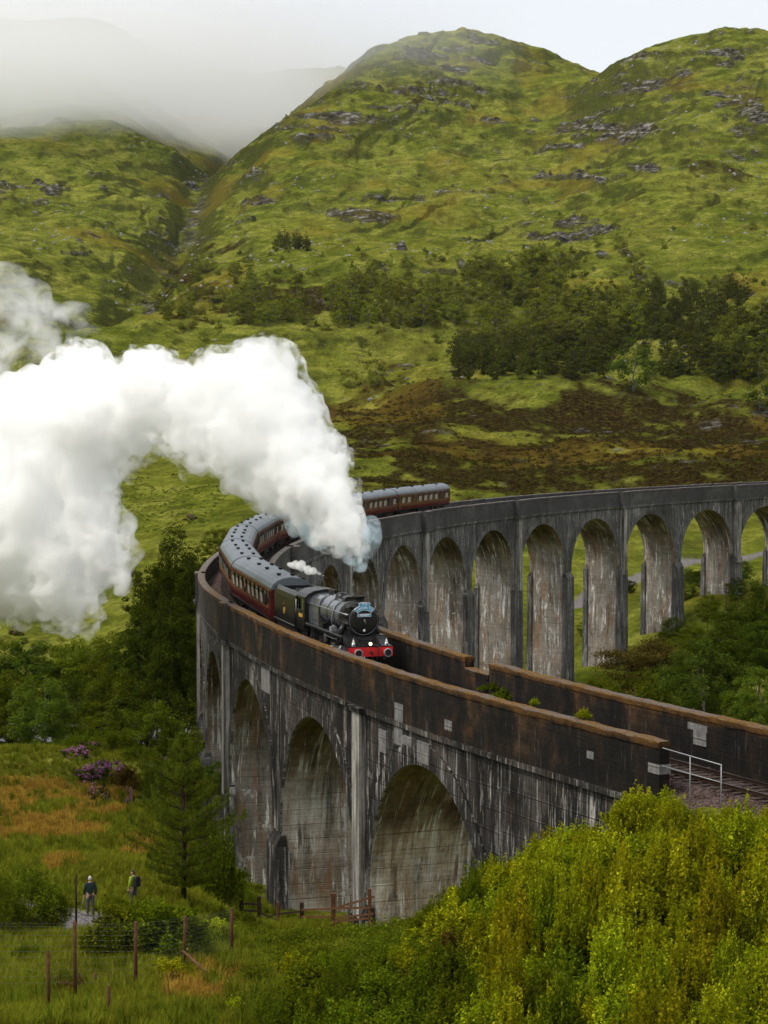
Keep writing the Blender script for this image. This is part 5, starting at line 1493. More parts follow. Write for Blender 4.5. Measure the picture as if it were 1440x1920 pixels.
def build_far_woods():
    bk = [tree_kit('birch_tree', 100 + i, 1900, 3.0, 8.0, .42, LF_FAR, M_BARKB, 34 + i * 3, 'round', .03, .30, .14) for i in range(5)]
    pk = [tree_kit('pine_tree', 120 + i, 1700, 2.4, 10.0, .40, LF_PINE, M_BARKP, 34, 'tall', .03, .32, .16) for i in range(4)]
    r = random.Random(42)
    # (u0,u1,v0,v1) boxes with counts and heights (metres)
    B = [(620, 860, 555, 618, 50, 7, 10, 'birches in the left part of the wood'), (870, 1050, 515, 575, 34, 8, 12, 'tall birches on the upper hillside'), (890, 1130, 580, 660, 40, 7, 11, 'birches in the middle of the hillside wood'),
         (660, 800, 520, 560, 14, 5, 8, 'small birches above the hillside wood'), (1050, 1230, 560, 640, 26, 7, 10, 'birches between the two pine stands'), (280, 520, 500, 600, 40, 4, 7, 'scattered young trees on the heather slope'),
         (440, 620, 545, 612, 26, 5, 8, 'scattered birches left of the hillside wood'), (1320, 1440, 600, 720, 14, 7, 10, 'birches at the right end of the wood')]
    nb = 0
    for (u0, u1, v0, v1, n, h0, h1, g) in B:
        named = []
        for i in range(n):
            u, v = r.uniform(u0, u1), r.uniform(v0, v1)
            h_ = ground_hit(u, v, 600)
            if not h_: continue
            x, y, z = h_; H = r.uniform(h0, h1) * 1.38
            named.append((plant(r.choice(bk), x, y, H, H * r.uniform(.70, 1.0), '', 'tree', g, z=z), 'green birch', H)); nb += 1
        order_labels(named)
    Pn = [(850, 1170, 655, 712, 95, 8, 12, 'pines along the lower wood edge'), (1000, 1440, 600, 665, 90, 8, 12, 'pines in the right half of the wood'),
          (1210, 1400, 555, 600, 32, 9, 13, 'pines on the upper right wood edge'), (1200, 1440, 665, 715, 36, 8, 12, 'pines behind the lone pale birch'), (508, 575, 455, 474, 13, 7, 10, 'pines in the small clump high up')]
    for (u0, u1, v0, v1, n, h0, h1, g) in Pn:
        named = []
        for i in range(n):
            u, v = r.uniform(u0, u1), r.uniform(v0, v1)
            if 1140 < u < 1230 and v > 690: continue
            h_ = ground_hit(u, v, 600)
            if not h_: continue
            x, y, z = h_; H = r.uniform(h0, h1) * 1.28
            named.append((plant(r.choice(pk), x, y, H, H * r.uniform(.46, .66), '', 'tree', g, z=z), 'dark pine', H))
        order_labels(named)
    # low scrub between the trees
    sk = [tree_kit('scrub_bush', 150 + i, 700, 2.0, 2.6, .36, LF_FAR if i else LF_MID, M_BARK, 18, 'dome', .0, .34, .08) for i in range(3)]
    for (u0, u1, v0, v1, n, g) in [(270, 620, 470, 620, 60, 'small bushes on the heather slope'), (600, 1100, 470, 560, 36, 'small bushes above the hillside wood'), (620, 1130, 600, 690, 22, 'small bushes at the foot of the birches'), (1000, 1440, 380, 540, 14, 'small bushes on the bright right slope')]:
        named = []
        for i in range(n):
            h_ = ground_hit(r.uniform(u0, u1), r.uniform(v0, v1), 600)
            if not h_: continue
            x, y, z = h_; H = r.uniform(1.8, 4.2)
            named.append((plant(r.choice(sk), x, y, H, H * r.uniform(1.0, 1.6), '', 'bush', g, z=z), 'round bush', H))
        order_labels(named)
    # single trees that stand out
    big = tree_kit('birch_tree', 140, 2600, 4.2, 10.0, .42, LF_BIRCH, M_BARKB, 40, 'round', .10, .30, .18)
    mid = tree_kit('birch_tree', 141, 1200, 3.0, 7.5, .42, LF_FAR, M_BARKB, 28, 'round', .10, .34, .14)
    pm = tree_kit('pine_tree', 142, 1400, 2.6, 9.0, .40, LF_PINE, M_BARKP, 30, 'tall', .1, .32, .16)
    for (u, vb, hp, wp, kit, lab) in [
        (1188, 733, 98, 84, big, 'large pale green birch standing alone at the lower edge of the dark wood'), (705, 722, 54, 46, mid, 'dark bushy tree on the slope left of the wood, right of the steam'),
        (655, 727, 32, 42, mid, 'low round tree just right of the steam plume'), (752, 722, 22, 20, mid, 'tiny lone tree between the bushy one and the wood'), (1343, 716, 64, 50, pm, 'broad pale pine in front of the right end of the wood'),
        (1192, 518, 46, 42, mid, 'lone round tree on the bright slope above the pines'), (1158, 466, 36, 34, mid, 'small dark tree at the foot of the middle crag'), (1120, 462, 26, 24, mid, 'smaller tree left of the one below the middle crag'),
        (353, 318, 26, 18, mid, 'lone tree high up in the notch where the burn starts'), (290, 442, 28, 30, mid, 'round tree beside the ravine, halfway up'), (238, 558, 30, 18, mid, 'narrow tree at the bottom of the ravine'),
        (382, 640, 26, 26, mid, 'lone bush on the green slope above the steam plume'), (924, 448, 30, 16, pm, 'thin lone tree on the hillside above the wood'), (808, 497, 26, 26, mid, 'small tree above the left part of the wood'),
        (468, 520, 26, 16, pm, 'small dark tree on the heather slope'), (400, 505, 22, 18, mid, 'small tree at the upper edge of the heather'), (1016, 470, 18, 16, mid, 'small bush below the central crag'),
        (1410, 430, 20, 22, mid, 'small bush on the right slope under the crag'), (1425, 770, 60, 60, big, 'tree at the right picture edge below the wood'), (1300, 545, 30, 24, pm, 'lone tree just above the upper right pines'),
        (870, 640, 30, 34, mid, 'round tree at the gap in the wood'), (730, 500, 20, 18, mid, 'tiny tree high above the left wood'), (680, 490, 18, 16, mid, 'tiny tree on the grass high above the wood'), (545, 512, 20, 18, mid, 'small tree right of the dark clump')]:
        h_ = ground_hit(u, vb, 400)
        if not h_: continue
        x, y, z = h_
        plant(kit, x, y, hp * y / F, wp * y / F, lab, 'tree', z=z)

def build_near_trees():
    K = {}
    for nm, leaf, bark, sh, sd in (('dark', LF_DARK, M_BARK, 'round', 200), ('mid', LF_MID, M_BARK, 'round', 210), ('pale', LF_PALE, M_BARKB, 'round', 220), ('tall', LF_DARK, M_BARK, 'tall', 230), ('spruce', LF_DARK, M_BARKP, 'cone', 240), ('yel', LF_BIRCH, M_BARKB, 'round', 250)):
        K[nm] = [tree_kit('broadleaf_tree' if sh != 'cone' else 'spruce_tree', sd + i, 17000, 3.4, 9.0, .19, leaf, bark, 120, sh, .0, .22, .16) for i in range(2)]
    left = [(330, 972, 258, 112, 'tall', 'tallest dark tree left of the viaduct, its pointed top against the green slope'), (290, 1062, 250, 96, 'dark', 'dark tree just left of the tallest one'), (372, 1045, 254, 84, 'dark', 'dark tree between the tallest one and the coaches'),
            (405, 985, 300, 56, 'mid', 'thin pale topped tree behind the first bend of the coaches'), (392, 1120, 236, 104, 'dark', 'dark tree touching the outer viaduct wall'), (335, 1150, 226, 124, 'dark', 'wide dark tree below the tallest one'),
            (268, 1165, 232, 110, 'dark', 'dark round tree left in the wood below the tallest one'), (215, 1185, 240, 104, 'mid', 'green tree right below the frayed steam'), (160, 1200, 248, 104, 'mid', 'mid green tree below the steam, third from the left edge'),
            (108, 1198, 255, 100, 'mid', 'mid green tree below the steam, second from the left edge'), (50, 1202, 250, 112, 'yel', 'olive tree below the steam near the left edge'), (-8, 1192, 250, 100, 'mid', 'green tree cut by the left edge, below the steam'),
            (25, 1262, 236, 96, 'mid', 'green tree above the glimpse of river'), (150, 1272, 226, 110, 'dark', 'dark tree in the middle of the left wood'), (212, 1262, 218, 108, 'mid', 'green tree behind the rhododendrons, right one'),
            (74, 1268, 198, 108, 'pale', 'pale green young tree standing by the river at left'), (282, 1322, 188, 98, 'mid', 'bright rounded tree above the young pine'), (350, 1290, 208, 110, 'dark', 'dark tree beside the leftmost visible pier'),
            (392, 1262, 214, 80, 'mid', 'green tree pressed against the leftmost pier'), (185, 1338, 206, 84, 'mid', 'low green tree behind the rhododendrons'), (128, 1322, 214, 90, 'dark', 'dark low tree right of the pale young tree'),
            (240, 1300, 214, 90, 'dark', 'dark tree between the rhododendrons and the bright rounded tree'), (378, 1368, 180, 86, 'mid', 'green bushy tree at the foot of the leftmost pier'), (322, 1232, 220, 100, 'dark', 'dark tree under the wide dark tree'),
            (20, 1330, 250, 60, 'dark', 'dark bush on the river bank'), (345, 1420, 165, 110, 'mid', 'green bush behind the top of the young pine'), (405, 1430, 160, 50, 'pale', 'pale sapling against the leftmost pier')]
    left += [(302, 1015, 236, 84, 'tall', 'pointed dark tree leaning out from the left side of the tallest one'), (362, 1010, 232, 78, 'tall', 'pointed dark tree between the tallest one and the wall'), (392, 1072, 222, 66, 'tall', 'narrow pointed tree close to the outer wall'),
             (262, 1120, 224, 84, 'tall', 'pointed dark tree at the left end of the tall group'), (322, 1092, 214, 96, 'tall', 'wide pointed tree in front of the tallest one')]
    right = [(1195, 1262, 190, 128, 'mid', 'bright green tree just over the inner wall'), (1130, 1262, 215, 80, 'mid', 'small green tree over the inner wall below the bronze pine'), (1250, 1256, 196, 96, 'pale', 'light green tree right of the bronze pine'),
             (1325, 1196, 178, 150, 'yel', 'tall olive birch behind the inner wall at right'), (1372, 1072, 262, 78, 'spruce', 'dark pointed spruce right of the last pier'), (1425, 1062, 250, 84, 'tall', 'dark tree at the right edge in front of the last arch'),
             (1398, 1130, 235, 96, 'dark', 'dark tree between the spruce and the right edge'), (1300, 1168, 270, 70, 'mid', 'small green tree in front of the second pier from the right'), (1428, 1252, 158, 96, 'pale', 'yellow green tree at the right edge over the inner wall'),
             (1360, 1180, 210, 90, 'dark', 'dark tree behind the olive birch'), (1440, 1150, 200, 90, 'dark', 'dark tree cut by the right edge'), (1262, 1200, 290, 60, 'mid', 'low green tree at the foot of the third pier from the right'),
             (1395, 1290, 165, 70, 'mid', 'green bush between the olive birch and the yellow one'), (1330, 1110, 330, 40, 'mid', 'small bush by the last pier base')]
    for i, (u, vt, D, wp, k, lab) in enumerate(left + right):
        x = (u - CU) / F * D; z = gz(x, D); top = zof(vt, D)
        W = max(wp * D / F, 1.2) * 1.2; H = max(1.5, top - z)
        plant(K[k][i % 2], x, D, H, W, lab, 'tree', z=z, crown=min(1, (1.9 if k in ('tall', 'spruce') else 1.25) * W / H))
    r2 = random.Random(19); it = []
    for _ in range(60):
        D = r2.uniform(285, 420); u = r2.uniform(1085, 1445); x = (u - CU) / F * D
        if abs(math.hypot(x - OX, D - OY) - RAD) < 6 or dist_line(np.array([x]), np.array([D]), _BP)[0] < 5: continue
        q = r2.uniform(1.6, 4.0)
        it.append((plant(K[r2.choice(['mid', 'yel', 'pale', 'dark'])][0], x, D, q, q * r2.uniform(.9, 1.4), '', 'bush', 'bushes round the far piers'), 'leafy bush', q))
    order_labels(it)
    # bronze Scots pine with flat plates of needles
    r = np.random.default_rng(77)
    u, D = 1205, 225; x = (u - CU) / F * D; z = gz(x, D); H = zof(1200, D) - z
    e = empty('pine_tree', (x, D, z - .1)); tag(e, 'bronze brown pine with flat spreading branches in front of the viaduct piers', 'tree')
    P = []; tips = []
    for i in range(44):
        a = r.uniform(0, 2 * PI); rad = r.uniform(.4, 4.0); zz = H * r.uniform(.72, 1.0) - .10 * rad * rad * .4
        c = np.array([rad * math.cos(a), rad * math.sin(a), zz]); tips.append(c)
        q = r.standard_normal((620, 3)) * np.array([.72, .72, .20]) + c; P.append(q)
    P = np.concatenate(P); V, Fq = leaf_quads(P, .20, r, .8)
    obj_me('crown', mesh_np('crown', V, Fq, [LF_RED], attr={'rnd': ('POINT', np.repeat(np.clip(r.normal(.5, .25, len(P)), 0, 1), 4))}), e)
    obj_me('trunk', trunk_mesh('trunk', 5, H * .85, .2, tips, M_BARKP, .03, 18), e)

def young_pine():
    """open young pine in the left foreground with whorls of upswept needle branches"""
    r = np.random.default_rng(31)
    u, D = 340, 103.0; x = (u - CU) / F * D; z = gz(x, D); H = zof(1376, D) - z
    e = empty('pine_tree', (x, D, z)); tag(e, 'tall young pine with airy branches and pale candles, in front of the left pier', 'tree')
    W = 2.75; m = MB(); m.tube([(0, 0, -.3), (.05, 0, H * .4), (0, .05, H * .75), (0, 0, H)], [.14, .11, .06, .02], 8)
    P = []; PC = []
    nW = 14
    for i in range(nW):
        t = i / (nW - 1); zb = H * (.09 + .85 * t) + r.uniform(-.12, .12)
        L = W * (min(1, .62 + 1.3 * t) if t < .3 else (1 - t) ** .78 * 1.28) * 1.0
        nb = 8 if t < .8 else 6
        for j in range(nb):
            a = 2 * PI * (j + r.uniform(-.3, .3)) / nb + i * .7; l = L * r.uniform(.45, 1.15) + .15
            d = np.array([math.cos(a), math.sin(a), 0]); lift = .10 + .45 * t
            pts = [np.array([0, 0, zb]) + d * l * s + np.array([0, 0, 1]) * (l * (lift * s + .22 * s * s)) for s in (0, .35, .7, 1)]
            m.tube([tuple(p) for p in pts], [.035 * (1 - t * .6), .025, .015, .006], 5, caps=False)
            n = int(26 + 46 * l)
            if r.random() < .22: continue
            s = r.uniform(.22, 1.0, n) ** .8
            base = np.array([0, 0, zb]) + d[None] * (l * s)[:, None] + np.array([[0, 0, 1]]) * (l * (lift * s + .22 * s * s))[:, None]
            side = np.cross(d, [0, 0, 1]); tw = r.normal(0, 1, n) * .17 * l ** .7 * (1.15 - s)
            q = base + side[None] * tw[:, None] + r.standard_normal((n, 3)) * .055 + np.array([[0, 0, 1]]) * (np.abs(tw) * .25)[:, None]
            P.append(q)
            # upright candle at each tip
            c = pts[-1]; PC.append(c[None] + np.stack([r.normal(0, .025, 26), r.normal(0, .025, 26), r.uniform(-.05, .30, 26)], 1))
    PC.append(np.stack([r.normal(0, .05, 300), r.normal(0, .05, 300), r.uniform(H * .86, H + .35, 300)], 1))
    P = np.concatenate(P); PC = np.concatenate(PC)
    def needles(P, L_):
        n = len(P); T = r.standard_normal((n, 3)); T[:, 2] = np.abs(T[:, 2]) + .4; T /= np.linalg.norm(T, axis=1)[:, None]
        B = np.cross(T, r.standard_normal((n, 3))); B /= np.linalg.norm(B, axis=1)[:, None]
        l = (L_ * r.uniform(.6, 1.3, n))[:, None]; b = B * .016
        return np.stack([P - b, P + b, P + T * l + b * .3, P + T * l - b * .3], 1).reshape(-1, 3), np.arange(4 * n).reshape(-1, 4)
    k = np.repeat(P, 3, 0) + r.standard_normal((len(P) * 3, 3)) * .06
    V, Fq = needles(k, .15)
    obj_me('crown', mesh_np('crown', V, Fq, [LF_PINEN], attr={'rnd': ('POINT', np.repeat(np.clip(r.normal(.5, .25, len(k)), 0, 1), 4))}), e)
    k = np.repeat(PC, 3, 0); V, Fq = needles(k, .10)
    obj_me('candles', mesh_np('candles', V, Fq, [LF_PALE], attr={'rnd': ('POINT', np.repeat(np.clip(r.normal(.6, .25, len(k)), 0, 1), 4))}), e)
    m.build('trunk', M_BARKP, e)
LF_PINEN = leaf_mat('needle_young_pine', (.030, .045, .004), (.080, .100, .008), (.17, .19, .014), trans=.35)

def shrub_mesh(name, seed, leaf, R_=1.0, H=1.9, clumps=17, shoots=8, per=66, size=.092):
    """heaps of upright leafy shoots on a many-stemmed stool, with gaps between the heaps"""
    r = np.random.default_rng(seed); P = []; m = MB(); rn = []
    for c in range(clumps):
        a = r.uniform(0, 2 * PI); q = r.uniform(0, 1) ** .5
        top = H * (1 - .55 * q ** 2) * r.uniform(.72, 1.08)
        cx, cy_ = math.cos(a) * q * R_, math.sin(a) * q * R_
        tone = r.normal(0, .10); rad = r.uniform(.17, .30) * R_
        m.tube([(cx * .25, cy_ * .25, 0), (cx * .7, cy_ * .7, top * .5), (cx, cy_, top * .9)], [.020, .012, .005], 4, caps=False)
        for j in range(shoots):
            ox, oy = r.normal(0, rad * .55, 2); hh = top * r.uniform(.86, 1.16) if j else top * 1.2
            L_ = hh * r.uniform(.32, .55); n = per
            s = r.uniform(0, 1, n); w = rad * .34 * (1.12 - s) ** 1.2 + .018
            b = np.stack([cx + ox * (1 + .3 * s), cy_ + oy * (1 + .3 * s), hh - L_ * (1 - s)], 1)
            P.append(b + r.standard_normal((n, 3)) * w[:, None]); rn.append(np.clip(.48 + tone + r.normal(0, .17, n), 0, 1))
    n = 500; d = r.standard_normal((n, 3)); d /= np.linalg.norm(d, axis=1)[:, None]; d[:, 2] = np.abs(d[:, 2])
    P.append(d * np.array([R_ * .8, R_ * .8, H * .55]) * (r.uniform(.3, 1, n) ** .5)[:, None]); rn.append(np.clip(r.normal(.4, .2, n), 0, 1))
    P = np.concatenate(P); rn = np.concatenate(rn)
    V, Fq = leaf_quads(P, size, r, up=.35)
    return mesh_np('foliage', V, Fq, [leaf], attr={'rnd': ('POINT', np.repeat(rn, 4))}), m.mesh('stems', M_BARK)

def build_shrubs():
    r = random.Random(8)
    kits = {'y': [shrub_mesh('s', 300 + i, LF_YEL) for i in range(3)], 'g': [shrub_mesh('s', 310 + i, LF_GRN) for i in range(3)], 'd': [shrub_mesh('s', 320 + i, LF_MID, size=.066) for i in range(2)], 'b': [shrub_mesh('s', 330, LF_BRN, H=1.2)]}
    def put(kit, x, y, H, W, label, cat='shrub', group=None):
        fm, sm = kit; z = gz(x, y)
        e = empty('shrub', (x, y, z - .1), r.uniform(0, 6.28)); e.scale = (W / 2.2, W / 2.2, H / 1.9)
        obj_me('stems', sm, e); obj_me('foliage', fm, e); tag(e, label, cat, group); return e
    SU = [440, 500, 560, 620, 700, 740, 800, 870, 930, 1000, 1100, 1170, 1210, 1290, 1360, 1440, 1560]
    SV = [1890, 1850, 1800, 1775, 1768, 1752, 1700, 1628, 1590, 1560, 1532, 1492, 1458, 1486, 1490, 1492, 1500]
    pts = []
    G = {'y': 'yellow green bushes on the bank at the right', 'g': 'green bushes in the lower right thicket', 'd': 'dark green bushes below the arches', 'b': 'bronze tinted bushes at the edge of the thicket'}
    tries = 0; rows = {}
    cD = [math.exp(r.uniform(math.log(50), math.log(106))) for _ in range(9000)]; cu = [r.uniform(430, 1560) for _ in range(9000)]
    cz = ground(np.array([(a - CU) / F * b for a, b in zip(cu, cD)]), np.array(cD))
    while len(pts) < 288 and tries < 9000:
        D, u, z = cD[tries], cu[tries], float(cz[tries]); tries += 1
        x = (u - CU) / F * D; H = r.uniform(1.1, 2.9) * (.75 + .35 * min(1, max(0, (u - 500) / 500))); W = r.uniform(1.3, 2.6)
        v = px(x, D, z + H * 1.02)[1]
        if v < np.interp(u, SU, SV) or v > 2050: continue
        rr = math.hypot(x - OX, D - OY) - RAD
        if -5 < rr < 4.4 : continue
        if rr <= -5: continue
        if any((x - a) ** 2 + (D - b) ** 2 < (.62 + .42 * (w + W) / 2) ** 2 for a, b, w in pts): continue
        pts.append((x, D, W))
        yel = (u - 560) / 700 + (1700 - v) / 700 + r.uniform(-.35, .35)
        k = 'y' if yel > .42 else ('g' if yel > -.25 else ('d' if r.random() < .6 else 'g'))
        if r.random() < .06 and v > 1680: k = 'b'
        band = min(5, int((D - 50) / 9.5))
        BN = ['along the bottom edge', 'second band from the bottom', 'third band from the bottom', 'halfway to the bridge', 'near the bridge', 'right against the bridge']
        e = put(r.choice(kits[k]), x, D, H, W, '', group=G[k])
        rows.setdefault((k, band), []).append((e, {'y': 'yellow green bush', 'g': 'green bush', 'd': 'dark green bush', 'b': 'bronze bush'}[k], H))
    for (k, band), it in rows.items():
        order_labels(it, ' of its colour, ' + BN[band])
    # rough scrub in the lower left and centre foreground
    it = []
    for _ in range(60):
        D = r.uniform(63, 104); u = r.uniform(-20, 620); x = (u - CU) / F * D
        if dist_line(np.array([x]), np.array([D]), _PW)[0] < 2.2 or math.hypot(x - OX, D - OY) - RAD < 5.5 or (100 < u < 330 and D > 86): continue
        if len(it) >= 34: break
        H = r.uniform(.35, 1.0); k = r.choice(['g', 'd', 'b', 'b', 'y'])
        it.append((put(r.choice(kits[k]), x, D, H, H * r.uniform(1.5, 2.4), '', group='low scrub in the rough grass'), {'g': 'green scrub bush', 'd': 'dark scrub bush', 'b': 'bronze scrub bush', 'y': 'yellowish scrub bush'}[k], H))
    order_labels(it)
    # named bushes at the left
    for (u, vt, vb, wp, D, k, lab) in [
        (38, 1632, 1768, 150, 88, 'd', 'big dark green bush at the left edge beside the path'), (95, 1668, 1770, 70, 89, 'd', 'smaller dark bush right of the big one at the left edge'), (-20, 1650, 1780, 120, 84, 'd', 'dark bush cut by the left edge'),
        (225, 1702, 1845, 150, 76, 'g', 'left half of the round bush between path and pine'), (292, 1688, 1850, 170, 75, 'g', 'round green bush hiding the foot of the young pine'), (350, 1722, 1850, 110, 77, 'd', 'dark bush right under the young pine'),
        (190, 1760, 1850, 90, 77, 'd', 'low dark bush right of the path'), (390, 1700, 1790, 70, 100, 'd', 'bush between the young pine and the wooden gate'), (410, 1560, 1720, 80, 118, 'g', 'slim green bush behind the right side of the pine'), (412, 1650, 1740, 46, 124, 'g', 'light green bush at the foot of the second pier'),
        (150, 1378, 1420, 100, 178, 'd', 'low green bush above the rhododendrons'), (212, 1366, 1420, 90, 176, 'd', 'rounded bush right behind the rhododendrons'), (260, 1400, 1450, 70, 168, 'd', 'green bush right of the rhododendrons'), (240, 1420, 1460, 60, 160, 'b', 'bronze bush right of the rhododendrons'),
        (42, 1402, 1440, 62, 172, 'b', 'reddish brown bush left on the meadow edge'), (20, 1432, 1468, 46, 160, 'b', 'small brown bush at the left edge of the meadow'), (285, 1425, 1470, 50, 158, 'd', 'small bush left of the pine top'),
        (215, 1812, 1855, 70, 78, 'y', 'low yellow green plant by the short posts'), (60, 1835, 1880, 90, 72, 'g', 'grassy clump behind the first fence post'), (390, 1838, 1880, 60, 76, 'b', 'bronze sprig right of the fence strut'), (360, 1850, 1890, 50, 72, 'b', 'small bronze bush at the end of the fence'),
        (405, 1870, 1920, 80, 68, 'y', 'yellow leafed low bush on the brown ground'), (130, 1350, 1400, 80, 200, 'd', 'dark bush on the river bank right of the pale tree')]:
        x = (u - CU) / F * D; z = gz(x, D); H = max(.5, zof(vt, D) - z)
        put(r.choice(kits[k]), x, D, H, wp * D / F * 1.05, lab)
    # self-sown plants on the walls
    for (u, v, h, off, lab) in [(945, 1305, .75, -2.4, 'small leafy sapling growing inside the broken parapet'), (925, 1290, .5, -2.5, 'sprig left of the sapling at the parapet gap'), (1092, 1345, .5, 2.6, 'yellow sprig rooted on top of the outer wall'), (1000, 1325, .35, 2.3, 'low yellow weeds behind the outer wall top'), (905, 1292, .35, -2.4, 'tiny leafy tuft at the parapet gap')]:
        k = k_at(u, off, ZP + .9, -2, 3); x, y = V2(k, off); fm, sm = kits['y' if off > 0 else 'g'][0]
        zt = zof(v, y) + h * .5
        e = empty('sapling', (x, y, max(ZR - .5, zt - h) if off < 0 else ZP + top_rise(k) - .05), r.uniform(0, 6)); q = h / 1.9 * 1.3; e.scale = (q, q, h / 1.9)
        obj_me('stems', sm, e); obj_me('foliage', fm, e); tag(e, lab, 'plant')
    # rhododendrons in flower
    rk = [crown_mesh('foliage', 400 + i, 5200, 1.5, 2.0, .13, LF_RHO, 34, .02, 'dome', .26, flowers=(FL_PINK, .55)) for i in range(2)]
    rk2 = [crown_mesh('foliage', 410, 5200, 1.5, 2.0, .13, LF_RHO, 34, .02, 'dome', .26, flowers=(FL_ROSE, .45))]
    for (u, vt, vb, wp, D, kk, lab) in [
        (135, 1410, 1442, 52, 168, 0, 'purple flowering rhododendron, leftmost of the big ones'), (160, 1432, 1465, 58, 160, 1, 'purple flowering rhododendron, lowest of the big ones'), (198, 1418, 1458, 66, 162, 0, 'bright purple rhododendron, widest of the group'),
        (160, 1390, 1412, 56, 172, 2, 'pale rose rhododendron behind the purple ones'), (182, 1466, 1498, 46, 150, 2, 'small rhododendron below the group'), (240, 1478, 1494, 18, 150, 1, 'tiny rhododendron on the meadow right of the group'),
        (282, 1430, 1452, 30, 165, 1, 'rhododendron half hidden left of the pine top'), (300, 1420, 1440, 40, 170, 2, 'pale rhododendron behind the pine top'), (358, 962, 974, 26, 470, 2, 'small rose bush on the green slope above the tallest tree'),
        (30, 1172, 1190, 26, 330, 2, 'rose coloured bush under the steam at the left edge'), (70, 1208, 1226, 34, 300, 2, 'rose coloured bush in front of the left trees'), (248, 1068, 1080, 22, 400, 2, 'tiny rose bush beside the steam')]:
        h_ = None
        if D > 280: h_ = ground_hit(u, vb, 250)
        if h_: x, y, z = h_
        else: y = D; x = (u - CU) / F * D; z = gz(x, y)
        fm = (rk + rk2)[kk][0]; H = max((zof(vt, y) - z), (vb - vt) * y / F)
        e = empty('rhododendron', (x, y, z - .1), r.uniform(0, 6)); q = wp * y / F / 3.0 * 1.1; e.scale = (q, q, H / 2.0)
        obj_me('foliage', fm, e); tag(e, lab, 'shrub')

def scatter(name, src, pts, scales, rots, label=None):
    """ground cover: instances of a few small meshes on given points (geometry nodes)"""
    me = bpy.data.meshes.new(name + '_points'); me.from_pydata([tuple(p) for p in pts], [], [])
    a = me.attributes.new('sc', 'FLOAT', 'POINT'); a.data.foreach_set('value', np.asarray(scales, np.float32))
    a = me.attributes.new('rz', 'FLOAT', 'POINT'); a.data.foreach_set('value', np.asarray(rots, np.float32))
    o = obj_me(name, me); tag(o, kind='stuff')
    g = bpy.data.node_groups.new(name, 'GeometryNodeTree')
    g.interface.new_socket('Geometry', in_out='INPUT', socket_type='NodeSocketGeometry'); g.interface.new_socket('Geometry', in_out='OUTPUT', socket_type='NodeSocketGeometry')
    N = g.nodes.new; gi, go = N('NodeGroupInput'), N('NodeGroupOutput')
    join = N('GeometryNodeGeometryToInstance')
    for s in src:
        so = bpy.data.objects.new(s.name, s); oi = N('GeometryNodeObjectInfo'); oi.inputs['Object'].default_value = so
        g.links.new(oi.outputs['Geometry'], join.inputs[0])
    ip = N('GeometryNodeInstanceOnPoints'); g.links.new(gi.outputs[0], ip.inputs['Points']); g.links.new(join.outputs[0], ip.inputs['Instance'])
    if len(src) > 1:
        ip.inputs['Pick Instance'].default_value = False
    na = N('GeometryNodeInputNamedAttribute'); na.data_type = 'FLOAT'; na.inputs['Name'].default_value = 'sc'; g.links.new(na.outputs['Attribute'], ip.inputs['Scale'])
    nr = N('GeometryNodeInputNamedAttribute'); nr.data_type = 'FLOAT'; nr.inputs['Name'].default_value = 'rz'
    cx = N('ShaderNodeCombineXYZ'); g.links.new(nr.outputs['Attribute'], cx.inputs[2]); g.links.new(cx.outputs[0], ip.inputs['Rotation'])
    g.links.new(ip.outputs[0], go.inputs[0])
    md = o.modifiers.new('scatter', 'NODES'); md.node_group = g
    return o

def tuft_mesh(name, seed, leaf, n=34, h=.42, w=.20):
    r = np.random.default_rng(seed); V = []; Fc = []; rn = []
    for i in range(n):
        a = r.uniform(0, 2 * PI); b = np.array([math.cos(a), math.sin(a), 0]) * w * r.uniform(0, 1)
        l = h * r.uniform(.55, 1.2); d = np.array([math.cos(a), math.sin(a), 0]) * l * r.uniform(.1, .6); s = np.array([-math.sin(a), math.cos(a), 0]) * .010
        k = len(V); mid = b + d * .35 + np.array([0, 0, l * .6]); tip = b + d + np.array([0, 0, l * .95])
        V += [b - s, b + s, mid + s, mid - s, tip, tip]; Fc += [(k, k + 1, k + 2, k + 3), (k + 3, k + 2, k + 4, k + 5)]; rn += [r.uniform(0, 1)] * 6
    return mesh_np(name, np.array(V), np.array(Fc), [leaf], attr={'rnd': ('POINT', np.array(rn))})

